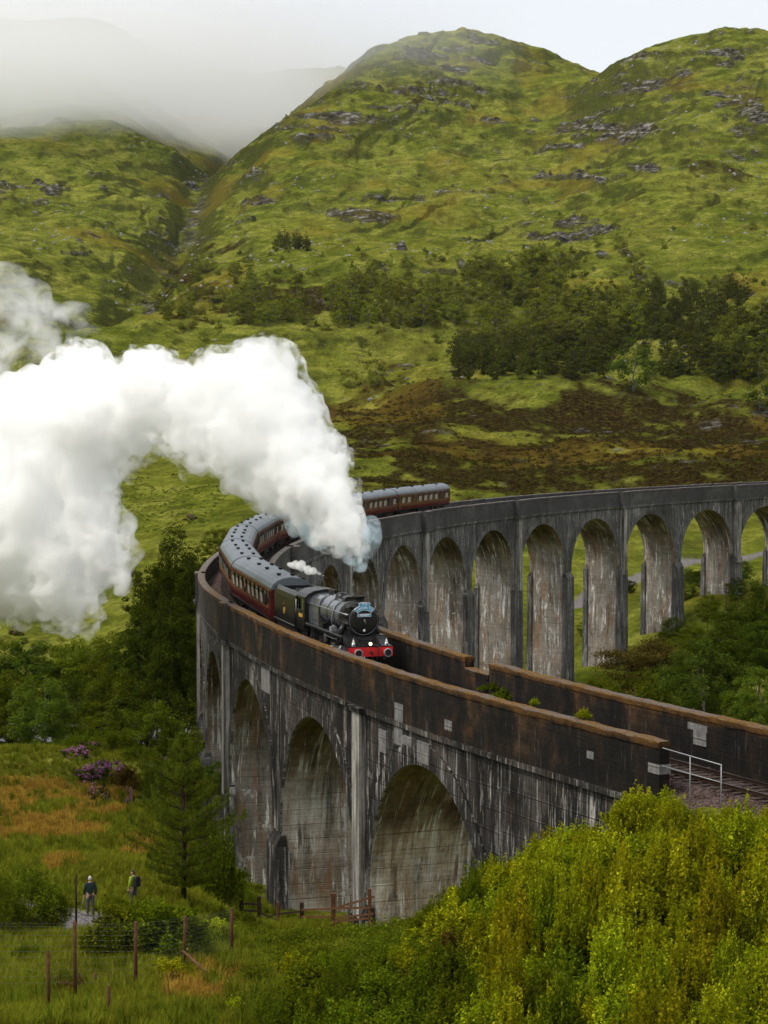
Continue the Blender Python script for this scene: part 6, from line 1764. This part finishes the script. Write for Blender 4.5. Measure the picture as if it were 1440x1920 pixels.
def build_ground_cover():
    r = np.random.default_rng(55)
    # grass on the near ground
    n = 26000
    D = np.exp(r.uniform(math.log(60), math.log(200), n)); u = r.uniform(-60, 760, n)
    x = (u - CU) / F * D; z, M, _ = ground(x, D, True)
    rr = np.hypot(x - OX, D - OY) - RAD
    ok = (M[:, 3] < .3) & (rr > 4.0) & (dist_line(x, D, RIVER) > 9)
    st = (M[:, 2] > .35)
    for nm, sel, leaf, sd in (('meadow_grass', ok & ~st, LF_GRASS, 1), ('moor_grass', ok & st, LF_STRAW, 2)):
        p = np.stack([x[sel], D[sel], z[sel] - .03], 1)
        scatter(nm, [tuft_mesh('tuft', sd, leaf)], p, r.uniform(.6, 1.3, len(p)) * (1 + .0 * p[:, 1]), r.uniform(0, 6.28, len(p)))
    n = 1300
    D = np.exp(r.uniform(math.log(60), math.log(170), n)); u = r.uniform(-60, 520, n); x = (u - CU) / F * D; z, M, _ = ground(x, D, True)
    ok = (M[:, 3] < .2) & (fbm(x / 4, D / 6, 2, 141) > .02) & (np.hypot(x - OX, D - OY) - RAD > 5)
    LF_RUSH = leaf_mat('rush_blade', (.035, .055, .004), (.085, .11, .007), (.17, .19, .014), trans=.25)
    p = np.stack([x, D, z - .03], 1)[ok]
    scatter('rushes', [tuft_mesh('rush', 5, LF_RUSH, 46, .75, .22)], p, r.uniform(.6, 1.35, len(p)), r.uniform(0, 6.28, len(p)))
    # heather and bracken clumps on the slopes beyond
    n = 60000
    D = np.exp(r.uniform(math.log(480), math.log(1500), n)); a = r.uniform(-.19, .19, n); x = a * D
    z, M, _ = ground(x, D, True)
    clump, _c = crown_mesh('clump', 600, 90, .9, .75, .38, leaf_mat('heather_clump', (.018, .012, .005), (.045, .030, .008), (.09, .085, .012), trans=.1), 12, 0, 'dome', .4)
    gcl, _c = crown_mesh('green_clump', 601, 90, .9, .7, .38, leaf_mat('bracken_clump', (.035, .055, .005), (.08, .11, .009), (.14, .165, .014), trans=.25), 12, 0, 'dome', .4)
    hsel = (r.random(n) < M[:, 0] * .45) & (M[:, 3] < .2)
    p = np.stack([x, D, z - .1], 1)
    scatter('heather', [clump], p[hsel], r.uniform(.35, 1.15, hsel.sum()), r.uniform(0, 6, hsel.sum()))
    gs = (~hsel) & (noise2(x / 25, D / 35, 611) > .05) & (r.random(n) < .55) & (M[:, 3] < .2)
    scatter('bracken', [gcl], p[gs], r.uniform(.25, .6, gs.sum()), r.uniform(0, 6, gs.sum()))
    # near undergrowth below the bridge and among the bushes
    n = 5200
    D = np.exp(r.uniform(math.log(58), math.log(330), n)); u = r.uniform(-60, 1500, n); x = (u - CU) / F * D
    z, M, _ = ground(x, D, True); rr = np.hypot(x - OX, D - OY) - RAD
    keep = ((np.abs(rr) > 4.6)) & (M[:, 3] < .2) & (dist_line(x, D, RIVER) > 8) & ((u > 430) | (D > 185)) & ~((rr < 5) & (D < 100)) & ((D > 80) | (u > 480)) & ~((u > 435) & (u < 730) & (D > 98) & (D < 121))
    fern, _c = crown_mesh('undergrowth_clump', 602, 1500, .9, .7, .085, LF_MID, 22, 0, 'dome', .30)
    p = np.stack([x, D, z - .08], 1)[keep]
    scatter('undergrowth', [fern], p, r.uniform(.5, 1.3, len(p)), r.uniform(0, 6, len(p)))
    # scree: pale stones on the upper slopes
    v, f = ico_arrays(1); rs = np.random.default_rng(4)
    t = NT('scree_stone'); m_st = t.bsdf(t.ramp(t.noise(t.geo(), .8, 4), [(.3, (.10, .095, .095)), (.7, (.34, .33, .33))]), .9, .1)
    stone = mesh_np('stone', v * np.array([1, 1, .6]) * (1 + .25 * rs.standard_normal(v.shape)), f, [m_st])
    n = 9000
    D = r.uniform(900, 2300, n); x = r.uniform(-.19, .19, n) * D; z, M, _ = ground(x, D, True)
    k = (noise2(x / 60, D / 80, 621) > .1) & (r.random(n) < .35)
    p = np.stack([x, D, z], 1)[k]
    scatter('scree', [stone], p, r.uniform(.35, 1.4, len(p)) ** 1.6, r.uniform(0, 6, len(p)))

def build_water():
    t = NT('river_water'); g = t.geo()
    n = t.noise(t.mapping(g, (.6, 1.4, 1)), 1.6, 5, .7)
    c = t.mix(t.ramp(n, [(.52, 0), (.66, .8)]), (.045, .048, .05), (.45, .47, .50))
    m = t.bsdf(c, .15, .6, 0, t.bump(n, .6, .25))
    v = []; f = []
    L = [(-400, 290), (-120, 288), (-46, 287), (-20, 284), (0, 272), (10, 240), (25, 228), (60, 236), (110, 262), (160, 268), (300, 300)]
    for i, (x, y) in enumerate(L):
        a = L[max(i - 1, 0)]; b = L[min(i + 1, len(L) - 1)]; d = Vector((b[0] - a[0], b[1] - a[1])).normalized(); nx, ny = -d.y * 8.5, d.x * 8.5
        v += [(x + nx, y + ny, -4.35), (x - nx, y - ny, -4.35)]
    f = [(2 * i, 2 * i + 1, 2 * i + 3, 2 * i + 2) for i in range(len(L) - 1)]
    o = obj_me('river', mesh_np('river', v, f, [m])); tag(o, kind='structure')
# ------------------------------------------------------------------ fences, handrail, people, stones
M_POST = paint('weathered_post', (.085, .036, .018), .85, .2, 0, .4, 7, .4)
M_DARKW = paint('dark_fence_wood', (.030, .018, .012), .85, .2, 0, .4, 7, .4)
M_RAILW = paint('brown_rail_wood', (.11, .050, .022), .85, .2, 0, .4, 7, .4)
M_GALV = paint('galvanised_tube', (.30, .31, .32), .45, .5, .3, .15, 8)
M_WIRE = paint('fence_wire', (.10, .105, .10), .6, .4, .3, .1, 8)

def build_handrail():
    root = empty('metal_handrail'); tag(root, 'grey tubular metal handrail at the open end of the outer wall beside the track', 'handrail')
    off = 3.35
    kA, kB, kC = k_at(1243, off, ZP + .85, -3, 1), k_at(1294, off, ZP + .75, -3, 1), k_at(1352, off, ZP + .65, -3, 1)
    P = lambda k, z: (*V2(k, off), z)
    zt, zm = ZP + .86, ZP + .14
    zb = lambda k: gz(*V2(k, off)) - .1
    a, b, c = P(kA, zt), P(kB, zt - .05), P(kC, zt - .10)
    MB().tube([a, b, c, (c[0], c[1], c[2] - .06)], .022, 8).build('top_rail', M_GALV, root)
    MB().tube([P(kA, zm), P(kB, zm - .03), P(kC, zm - .06)], .018, 8).build('middle_rail', M_GALV, root)
    for k in (kB, kC): MB().tube([P(k, zt - .08), P(k, min(zb(k), ZP - .9))], .020, 8).build('post', M_GALV, root)

def post(parent, x, y, z0, h, r=.055, mat=None, lean=(0, 0), sq=False):
    if sq:
        m = MB().box(-r, r, -r, r, -.3, h)
        return m.build('post', mat or M_DARKW, parent, (x, y, z0), (lean[0], lean[1], random.uniform(-.3, .3)))
    m = MB().tube([(0, 0, -.3), (lean[0] * h * .5, 0, h * .5), (lean[0] * h, lean[1] * h, h)], [r * 1.05, r, r * .92], 8)
    return m.build('post', mat or M_POST, parent, (x, y, z0))

def build_fences():
    # deer fence of tall posts and wires in the left foreground
    root = empty('wire_fence'); tag(root, 'wire mesh deer fence on rusty brown posts across the lower left foreground', 'fence')
    S_ = [(-75, 1735, 1860), (133, 1738, 1858), (248, 1738, 1857), (340, 1728, 1830), (430, 1713, 1790)]
    pts = []
    Ds = [67.5, 67.2, 67.0, 71, 78]
    for (u, vt, vb), D in zip(S_, Ds):
        x = (u - CU) / F * D; z0 = min(gz(x, D), zof(vb, D)); h = zof(vt, D) - z0
        post(root, x, D, z0, h, .06, lean=(random.uniform(-.02, .03), 0)); pts.append((x, D, zof(vt, D), zof(vb, D)))
    for (x0, y0, t0, b0), (x1, y1, t1, b1) in zip(pts[:-1], pts[1:]):
        m = MB()
        for i in range(12):
            k = .03 + .94 * (i / 11) ** 1.25
            m.tube([(x0, y0 - .05, t0 + (b0 - t0) * k), ((x0 + x1) / 2, (y0 + y1) / 2 - .05, (t0 + t1) / 2 + ((b0 + b1) / 2 - (t0 + t1) / 2) * k - .015), (x1, y1 - .05, t1 + (b1 - t1) * k)], .0030, 3, caps=False)
        n = int(math.hypot(x1 - x0, y1 - y0) / .16)
        for j in range(1, n):
            q = j / n; x, y = x0 + (x1 - x0) * q, y0 + (y1 - y0) * q; ta, ba = t0 + (t1 - t0) * q, b0 + (b1 - b0) * q
            m.tube([(x, y - .05, ta - .05), (x, y - .05, ba + .05)], .0013, 3, caps=False)
        w = m.build('wire_mesh', M_WIRE, root); w['kind'] = 'stuff'
    x, y, z = at(343, 1783, 71); x2, y2, z2 = at(408, 1843, 68.5)
    MB().tube([(x, y, z), (x2, y2, z2)], .045, 8).build('brace', M_RAILW, root)
    # two fence posts nearer to the camera
    for (u, vt, vb, D, lab) in ((82, 1795, 1918, 64.5, 'rusty brown fence post in front of the wire fence, at the left'), (196, 1862, 1935, 62.5, 'short rusty post at the bottom edge, nearest to the camera'), (136, 1648, 1728, 92, 'thin dark post standing left of the walker on the path')):
        x = (u - CU) / F * D; z0 = min(gz(x, D), zof(vb, D)); h = zof(vt, D) - z0
        r_ = .055 if D < 80 else .045
        m = MB().tube([(0, 0, -.25), (.01, 0, h * .5), (.0, 0, h - .01)], [r_ * 1.1, r_, r_ * .95], 10).cyl((0, 0, h - .012), (0, 0, h + .012), r_ * .9, r_ * .6, 10)
        o = m.build('fence_post', M_POST if D < 80 else M_DARKW, None, (x, D, z0)); tag(o, lab, 'post')
    # low edging of stubby posts and boards
    root = empty('timber_edging'); tag(root, 'low row of stubby posts with a timber board behind the tall fence posts', 'edging')
    L = [(98, 1842, 1860, 70), (141, 1836, 1862, 69.5), (171, 1838, 1866, 69), (198, 1834, 1860, 69.5), (296, 1828, 1848, 71)]
    prev = None
    for (u, vt, vb, D) in L:
        x = (u - CU) / F * D; z0 = zof(vb, D); h = zof(vt, D) - z0
        post(root, x, D, z0, h, .055)
        if prev is not None:
            a = Vector((prev[0], prev[1] - .06, prev[2] + .10)); b = Vector((x, D - .06, z0 + .12)); d = b - a
            M = Matrix.Translation(a) @ d.to_track_quat('X', 'Z').to_matrix().to_4x4()
            MB().box(0, d.length, -.02, .02, -.05, .05, M=M).build('board', M_POST, root)
        prev = (x, D, z0)
    # wooden fence and gate beside the piers
    root = empty('wooden_fence'); tag(root, 'broken brown wooden fence with crooked rails at the foot of the piers', 'fence')
    def pt(u, v, D): return Vector(at(u, v, D))
    for (u, vt, vb, D, r_, mt) in [(566, 1702, 1730, 116, .10, M_DARKW), (625, 1684, 1732, 113, .12, M_RAILW), (693, 1676, 1738, 110, .08, M_RAILW), (521, 1701, 1738, 117, .07, M_RAILW)]:
        x, y, z = at(u, vb, D); h = zof(vt, D) - z; post(root, x, y, z, h, r_, mt, sq=True)
    def rail(u0, v0, u1, v1, D0, D1, mt=M_RAILW, w=.055, parent=root, nm='rail'):
        a, b = pt(u0, v0, D0) , pt(u1, v1, D1); d = b - a
        M = Matrix.Translation(a) @ d.to_track_quat('X', 'Z').to_matrix().to_4x4()
        return MB().box(0, d.length, -.02, .02, -w, w, M=M).build(nm, mt, parent)
    rail(566, 1706, 625, 1704, 115.8, 112.8); rail(625, 1703, 695, 1702, 112.8, 109.8); rail(566, 1719, 625, 1719, 115.8, 112.8); rail(628, 1703, 702, 1681, 112.7, 109.7)
    rail(627, 1722, 700, 1713, 112.7, 109.7); rail(625, 1728, 690, 1722, 112.7, 110.0); rail(521, 1714, 566, 1709, 116.8, 115.8, M_DARKW); rail(693, 1728, 710, 1764, 109.7, 107.5, M_RAILW, .07, root, 'strut')
    root = empty('wooden_gate'); tag(root, 'dark wooden gate of horizontal bars between two posts, left of the broken fence', 'gate')
    for (u, vt, vb) in ((453, 1687, 1742), (486, 1690, 1774)):
        x, y, z = at(u, vb, 118); post(root, x, y, z, zof(vt, 118) - z, .095, M_DARKW, sq=True)
    for v in (1694, 1707, 1718, 1731, 1742): rail(455, v, 485, v + 2, 117.8, 117.6, M_DARKW, .055, root, 'bar')
    rail(489, 1712, 522, 1727, 117.6, 117.2, M_DARKW, .05, root, 'bar'); rail(489, 1728, 520, 1712, 117.6, 117.2, M_DARKW, .05, root, 'bar'); rail(489, 1740, 524, 1738, 117.6, 117.2, M_DARKW, .05, root, 'bar')

def skin(name, joints, bones, mat, parent, sub=2):
    """one continuous body part grown from a skeleton: joints {name: (x, y, z, radius)}"""
    me = bpy.data.meshes.new(name + '_skel'); keys = list(joints)
    me.from_pydata([joints[k][:3] for k in keys], [(keys.index(a), keys.index(b)) for a, b in bones], [])
    o = bpy.data.objects.new(name, me); C.objects.link(o)
    md = o.modifiers.new('skin', 'SKIN'); md.use_smooth_shade = True
    for i, k in enumerate(keys):
        q = joints[k][3]; me.skin_vertices[0].data[i].radius = q if hasattr(q, '__len__') else (q, q)
    me.skin_vertices[0].data[0].use_root = True
    s = o.modifiers.new('sub', 'SUBSURF'); s.levels = sub; s.render_levels = sub
    bpy.context.view_layer.update()
    m2 = bpy.data.meshes.new_from_object(o.evaluated_get(bpy.context.evaluated_depsgraph_get()))
    bpy.data.objects.remove(o); bpy.data.meshes.remove(me)
    m2.name = name; m2.materials.clear(); m2.materials.append(mat)
    m2.polygons.foreach_set('use_smooth', np.ones(len(m2.polygons), bool))
    return obj_me(name, m2, parent)

def person(x, y, rz, label, jacket, trousers, skinm, hair, pack=None, cap=None, pole=False, twist=0):
    z = gz(x, y); e = empty('person', (x, y, z), rz); tag(e, label, 'person')
    # faces local -y (back to the camera when rz = pi); height 1.76
    J = {'pelvis': (0, 0, .96, (.16, .12)), 'waist': (0, 0, 1.10, (.155, .11)), 'chest': (0, .01, 1.32, (.19, .125)), 'neckb': (0, .0, 1.48, (.085, .075)), 'neck': (0, -.01, 1.55, .055),
         'shl': (.17, 0, 1.43, .075), 'shr': (-.17, 0, 1.43, .075), 'ell': (.25, .03, 1.17, .048), 'elr': (-.25, .03, 1.17, .048), 'wrl': (.24, -.06, .93, .034), 'wrr': (-.24, -.06, .93, .034),
         'hipl': (.095, 0, .90, .10), 'hipr': (-.095, 0, .90, .10), 'knl': (.11, -.03, .50, .066), 'knr': (-.11, .03, .50, .066), 'anl': (.11, -.02, .09, .045), 'anr': (-.11, .08, .09, .045),
         'tol': (.12, -.16, .045, .04), 'tor': (-.12, -.06, .045, .04)}
    B = [('pelvis', 'waist'), ('waist', 'chest'), ('chest', 'neckb'), ('neckb', 'neck'), ('chest', 'shl'), ('chest', 'shr'), ('shl', 'ell'), ('shr', 'elr'), ('ell', 'wrl'), ('elr', 'wrr'),
         ('pelvis', 'hipl'), ('pelvis', 'hipr'), ('hipl', 'knl'), ('hipr', 'knr'), ('knl', 'anl'), ('knr', 'anr'), ('anl', 'tol'), ('anr', 'tor')]
    skin('body', J, B, skinm, e)
    # head with face
    m = MB(); v, f = ico_arrays(3); hv = v.copy()
    hv[:, 0] *= .076; hv[:, 1] *= .095; hv[:, 2] *= .115
    low = hv[:, 2] < -.02; hv[low, 0] *= 1 - .35 * (-hv[low, 2] - .02) / .095; hv[low, 1] *= 1 - .15 * (-hv[low, 2] - .02) / .095
    nose = np.exp(-((hv[:, 0] / .016) ** 2 + ((hv[:, 2] + .012) / .028) ** 2)) * (hv[:, 1] < 0); hv[:, 1] -= .024 * nose
    for sx in (-.03, .03): q = np.exp(-(((hv[:, 0] - sx) / .015) ** 2 + ((hv[:, 2] - .008) / .012) ** 2)) * (hv[:, 1] < 0); hv[:, 1] += .008 * q
    q = np.exp(-((hv[:, 0] / .026) ** 2 + ((hv[:, 2] + .055) / .007) ** 2)) * (hv[:, 1] < 0); hv[:, 1] += .005 * q
    hd = obj_me('head', mesh_np('head', hv, f, [skinm], smooth=True), e, (0, -.015, 1.645), (.06, 0, twist))
    for sx in (-1, 1):
        MB().tube([(sx * .074, .0, .02), (sx * .088, .012, .005), (sx * .078, .0, -.03)], [.012, .014, .008], 6).build('ear', skinm, hd)
        MB().cyl((sx * .03, -.082, .010), (sx * .03, -.089, .010), .009, n=8).build('eye', M_BLK, hd)
    cv = v[(v[:, 2] > -2)] * np.array([.083, .101, .12]) + np.array([0, .008, .010]); keep = f[[(cv[t][:, 2].min() > (.02 if True else 0)) or (cv[t][:, 1].mean() > .015 and cv[t][:, 2].min() > -.06) for t in f]]
    obj_me('hair' if cap is None else 'cap', mesh_np('hair', cv, keep, [cap or hair], smooth=True), hd)
    # jacket and trousers sit just outside the body
    JJ = {k: (p[0], p[1], p[2], tuple(q + .018 for q in (p[3] if hasattr(p[3], '__len__') else (p[3], p[3])))) for k, p in J.items()}
    JJ['pelvis'] = (0, 0, .92, (.185, .145)); JJ['neckb'] = (0, 0, 1.49, (.09, .08))
    jk = {k: JJ[k] for k in ('pelvis', 'waist', 'chest', 'neckb', 'shl', 'shr', 'ell', 'elr', 'wrl', 'wrr')}
    skin('jacket', jk, [b for b in B if b[0] in jk and b[1] in jk], jacket, e)
    tk = {k: JJ[k] for k in ('hipl', 'hipr', 'knl', 'knr', 'anl', 'anr')}; tk['pelvis'] = (0, 0, .93, (.165, .125))
    for k in ('anl', 'anr'): tk[k] = (*tk[k][:3], (.07, .07))
    skin('trousers', tk, [('pelvis', 'hipl'), ('pelvis', 'hipr'), ('hipl', 'knl'), ('hipr', 'knr'), ('knl', 'anl'), ('knr', 'anr')], trousers, e)
    for s, w, a in (('l', 'wrl', 'anl'), ('r', 'wrr', 'anr')):
        px_, py_, pz_ = J[a][:3]
        m = MB().tube([(px_, py_ + .06, .06), (px_, py_ - .02, .07), (px_, py_ - .14, .05), (px_, py_ - .21, .035)], [.05, .058, .05, .03], 8); m.box(px_ - .05, px_ + .05, py_ - .21, py_ + .09, .0, .025); m.build('shoe', M_SHOE, e)
        hx, hy, hz = J[w][:3]; sg = 1 if s == 'l' else -1
        m = MB().tube([(hx, hy, hz), (hx, hy - .01, hz - .05), (hx, hy - .02, hz - .10)], [.028, .040, .036], 8)
        for i, (dx, L_) in enumerate(((-.026, .062), (-.009, .072), (.009, .068), (.026, .052))):
            m.tube([(hx + dx * .4, hy - .02 + dx, hz - .09), (hx + dx * .4 - sg * .006, hy - .03 + dx, hz - .09 - L_ * .55), (hx + dx * .4 - sg * .02, hy - .035 + dx, hz - .09 - L_)], [.0095, .009, .007], 6)
        m.tube([(hx, hy - .035, hz - .04), (hx - sg * .01, hy - .07, hz - .07), (hx - sg * .015, hy - .075, hz - .10)], [.011, .010, .008], 6)
        m.build('hand', skinm, e)
    if pack:
        pm = MB(); pr = [(-.15, 1.02), (-.16, 1.1), (-.155, 1.40), (-.11, 1.50), (.11, 1.50), (.155, 1.40), (.16, 1.1), (.15, 1.02)]
        pm.add([(a, yy, b) for yy in (.14, .32) for a, b in pr], [tuple(range(8)), tuple(range(8, 16))[::-1]] + [(i, 8 + i, 8 + (i + 1) % 8, (i + 1) % 8) for i in range(8)])
        o = pm.build('backpack', pack, e); bv = o.modifiers.new('b', 'BEVEL'); bv.width = .03; bv.segments = 2
        for s in (-1, 1): MB().tube([(s * .1, .16, 1.44), (s * .12, .0, 1.525), (s * .13, -.15, 1.40), (s * .13, -.13, 1.15), (s * .15, .12, 1.06)], [.02] * 5, 6).build('strap', pack, e)
    if pole:
        MB().tube([(.25, -.12, .86), (.42, -.45, .02)], .012, 6).build('walking_pole', M_GREYM, e)
    return e
M_SHOE = paint('walking_shoe', (.16, .14, .12), .8, .2)

def build_people():
    sk = paint('skin', (.42, .25, .18), .6, .3, 0, .05); hg = paint('grey_hair', (.42, .40, .38), .8, .1); hb = paint('brown_hair', (.06, .04, .03), .8, .1)
    navy = paint('green_black_jacket', (.016, .030, .028), .8, .2, 0, .2, 6); tro = paint('grey_trousers', (.075, .075, .07), .9, .1, 0, .2, 6)
    hv = paint('yellow_vest', (.22, .30, .02), .7, .2, 0, .1, 6); blk = paint('black_pack', (.014, .016, .018), .8, .2)
    D = 94.5; x = (163 - CU) / F * D
    person(x, D, PI + .25, 'person with grey hair in a dark green jacket standing on the path, seen from behind', navy, tro, sk, hg, pole=True)
    D = 98.0; x = (245 - CU) / F * D
    e = person(x, D, PI + .9, 'person in a yellow vest carrying a black backpack behind the round bush', hv, tro, sk, hb, pack=blk, twist=.5)
    z = zof(1645, D) - 1.76; 
    if z > e.location.z: e.location.z = z if z - e.location.z < .25 else e.location.z
# ------------------------------------------------------------------ build
build_terrain()
build_water()
build_viaduct()
build_track()
build_train()
build_handrail()
build_fences()
build_people()
build_far_woods()
build_near_trees()
young_pine()
build_shrubs()
build_ground_cover()
build_steam()
build_cloud()
build_haze()
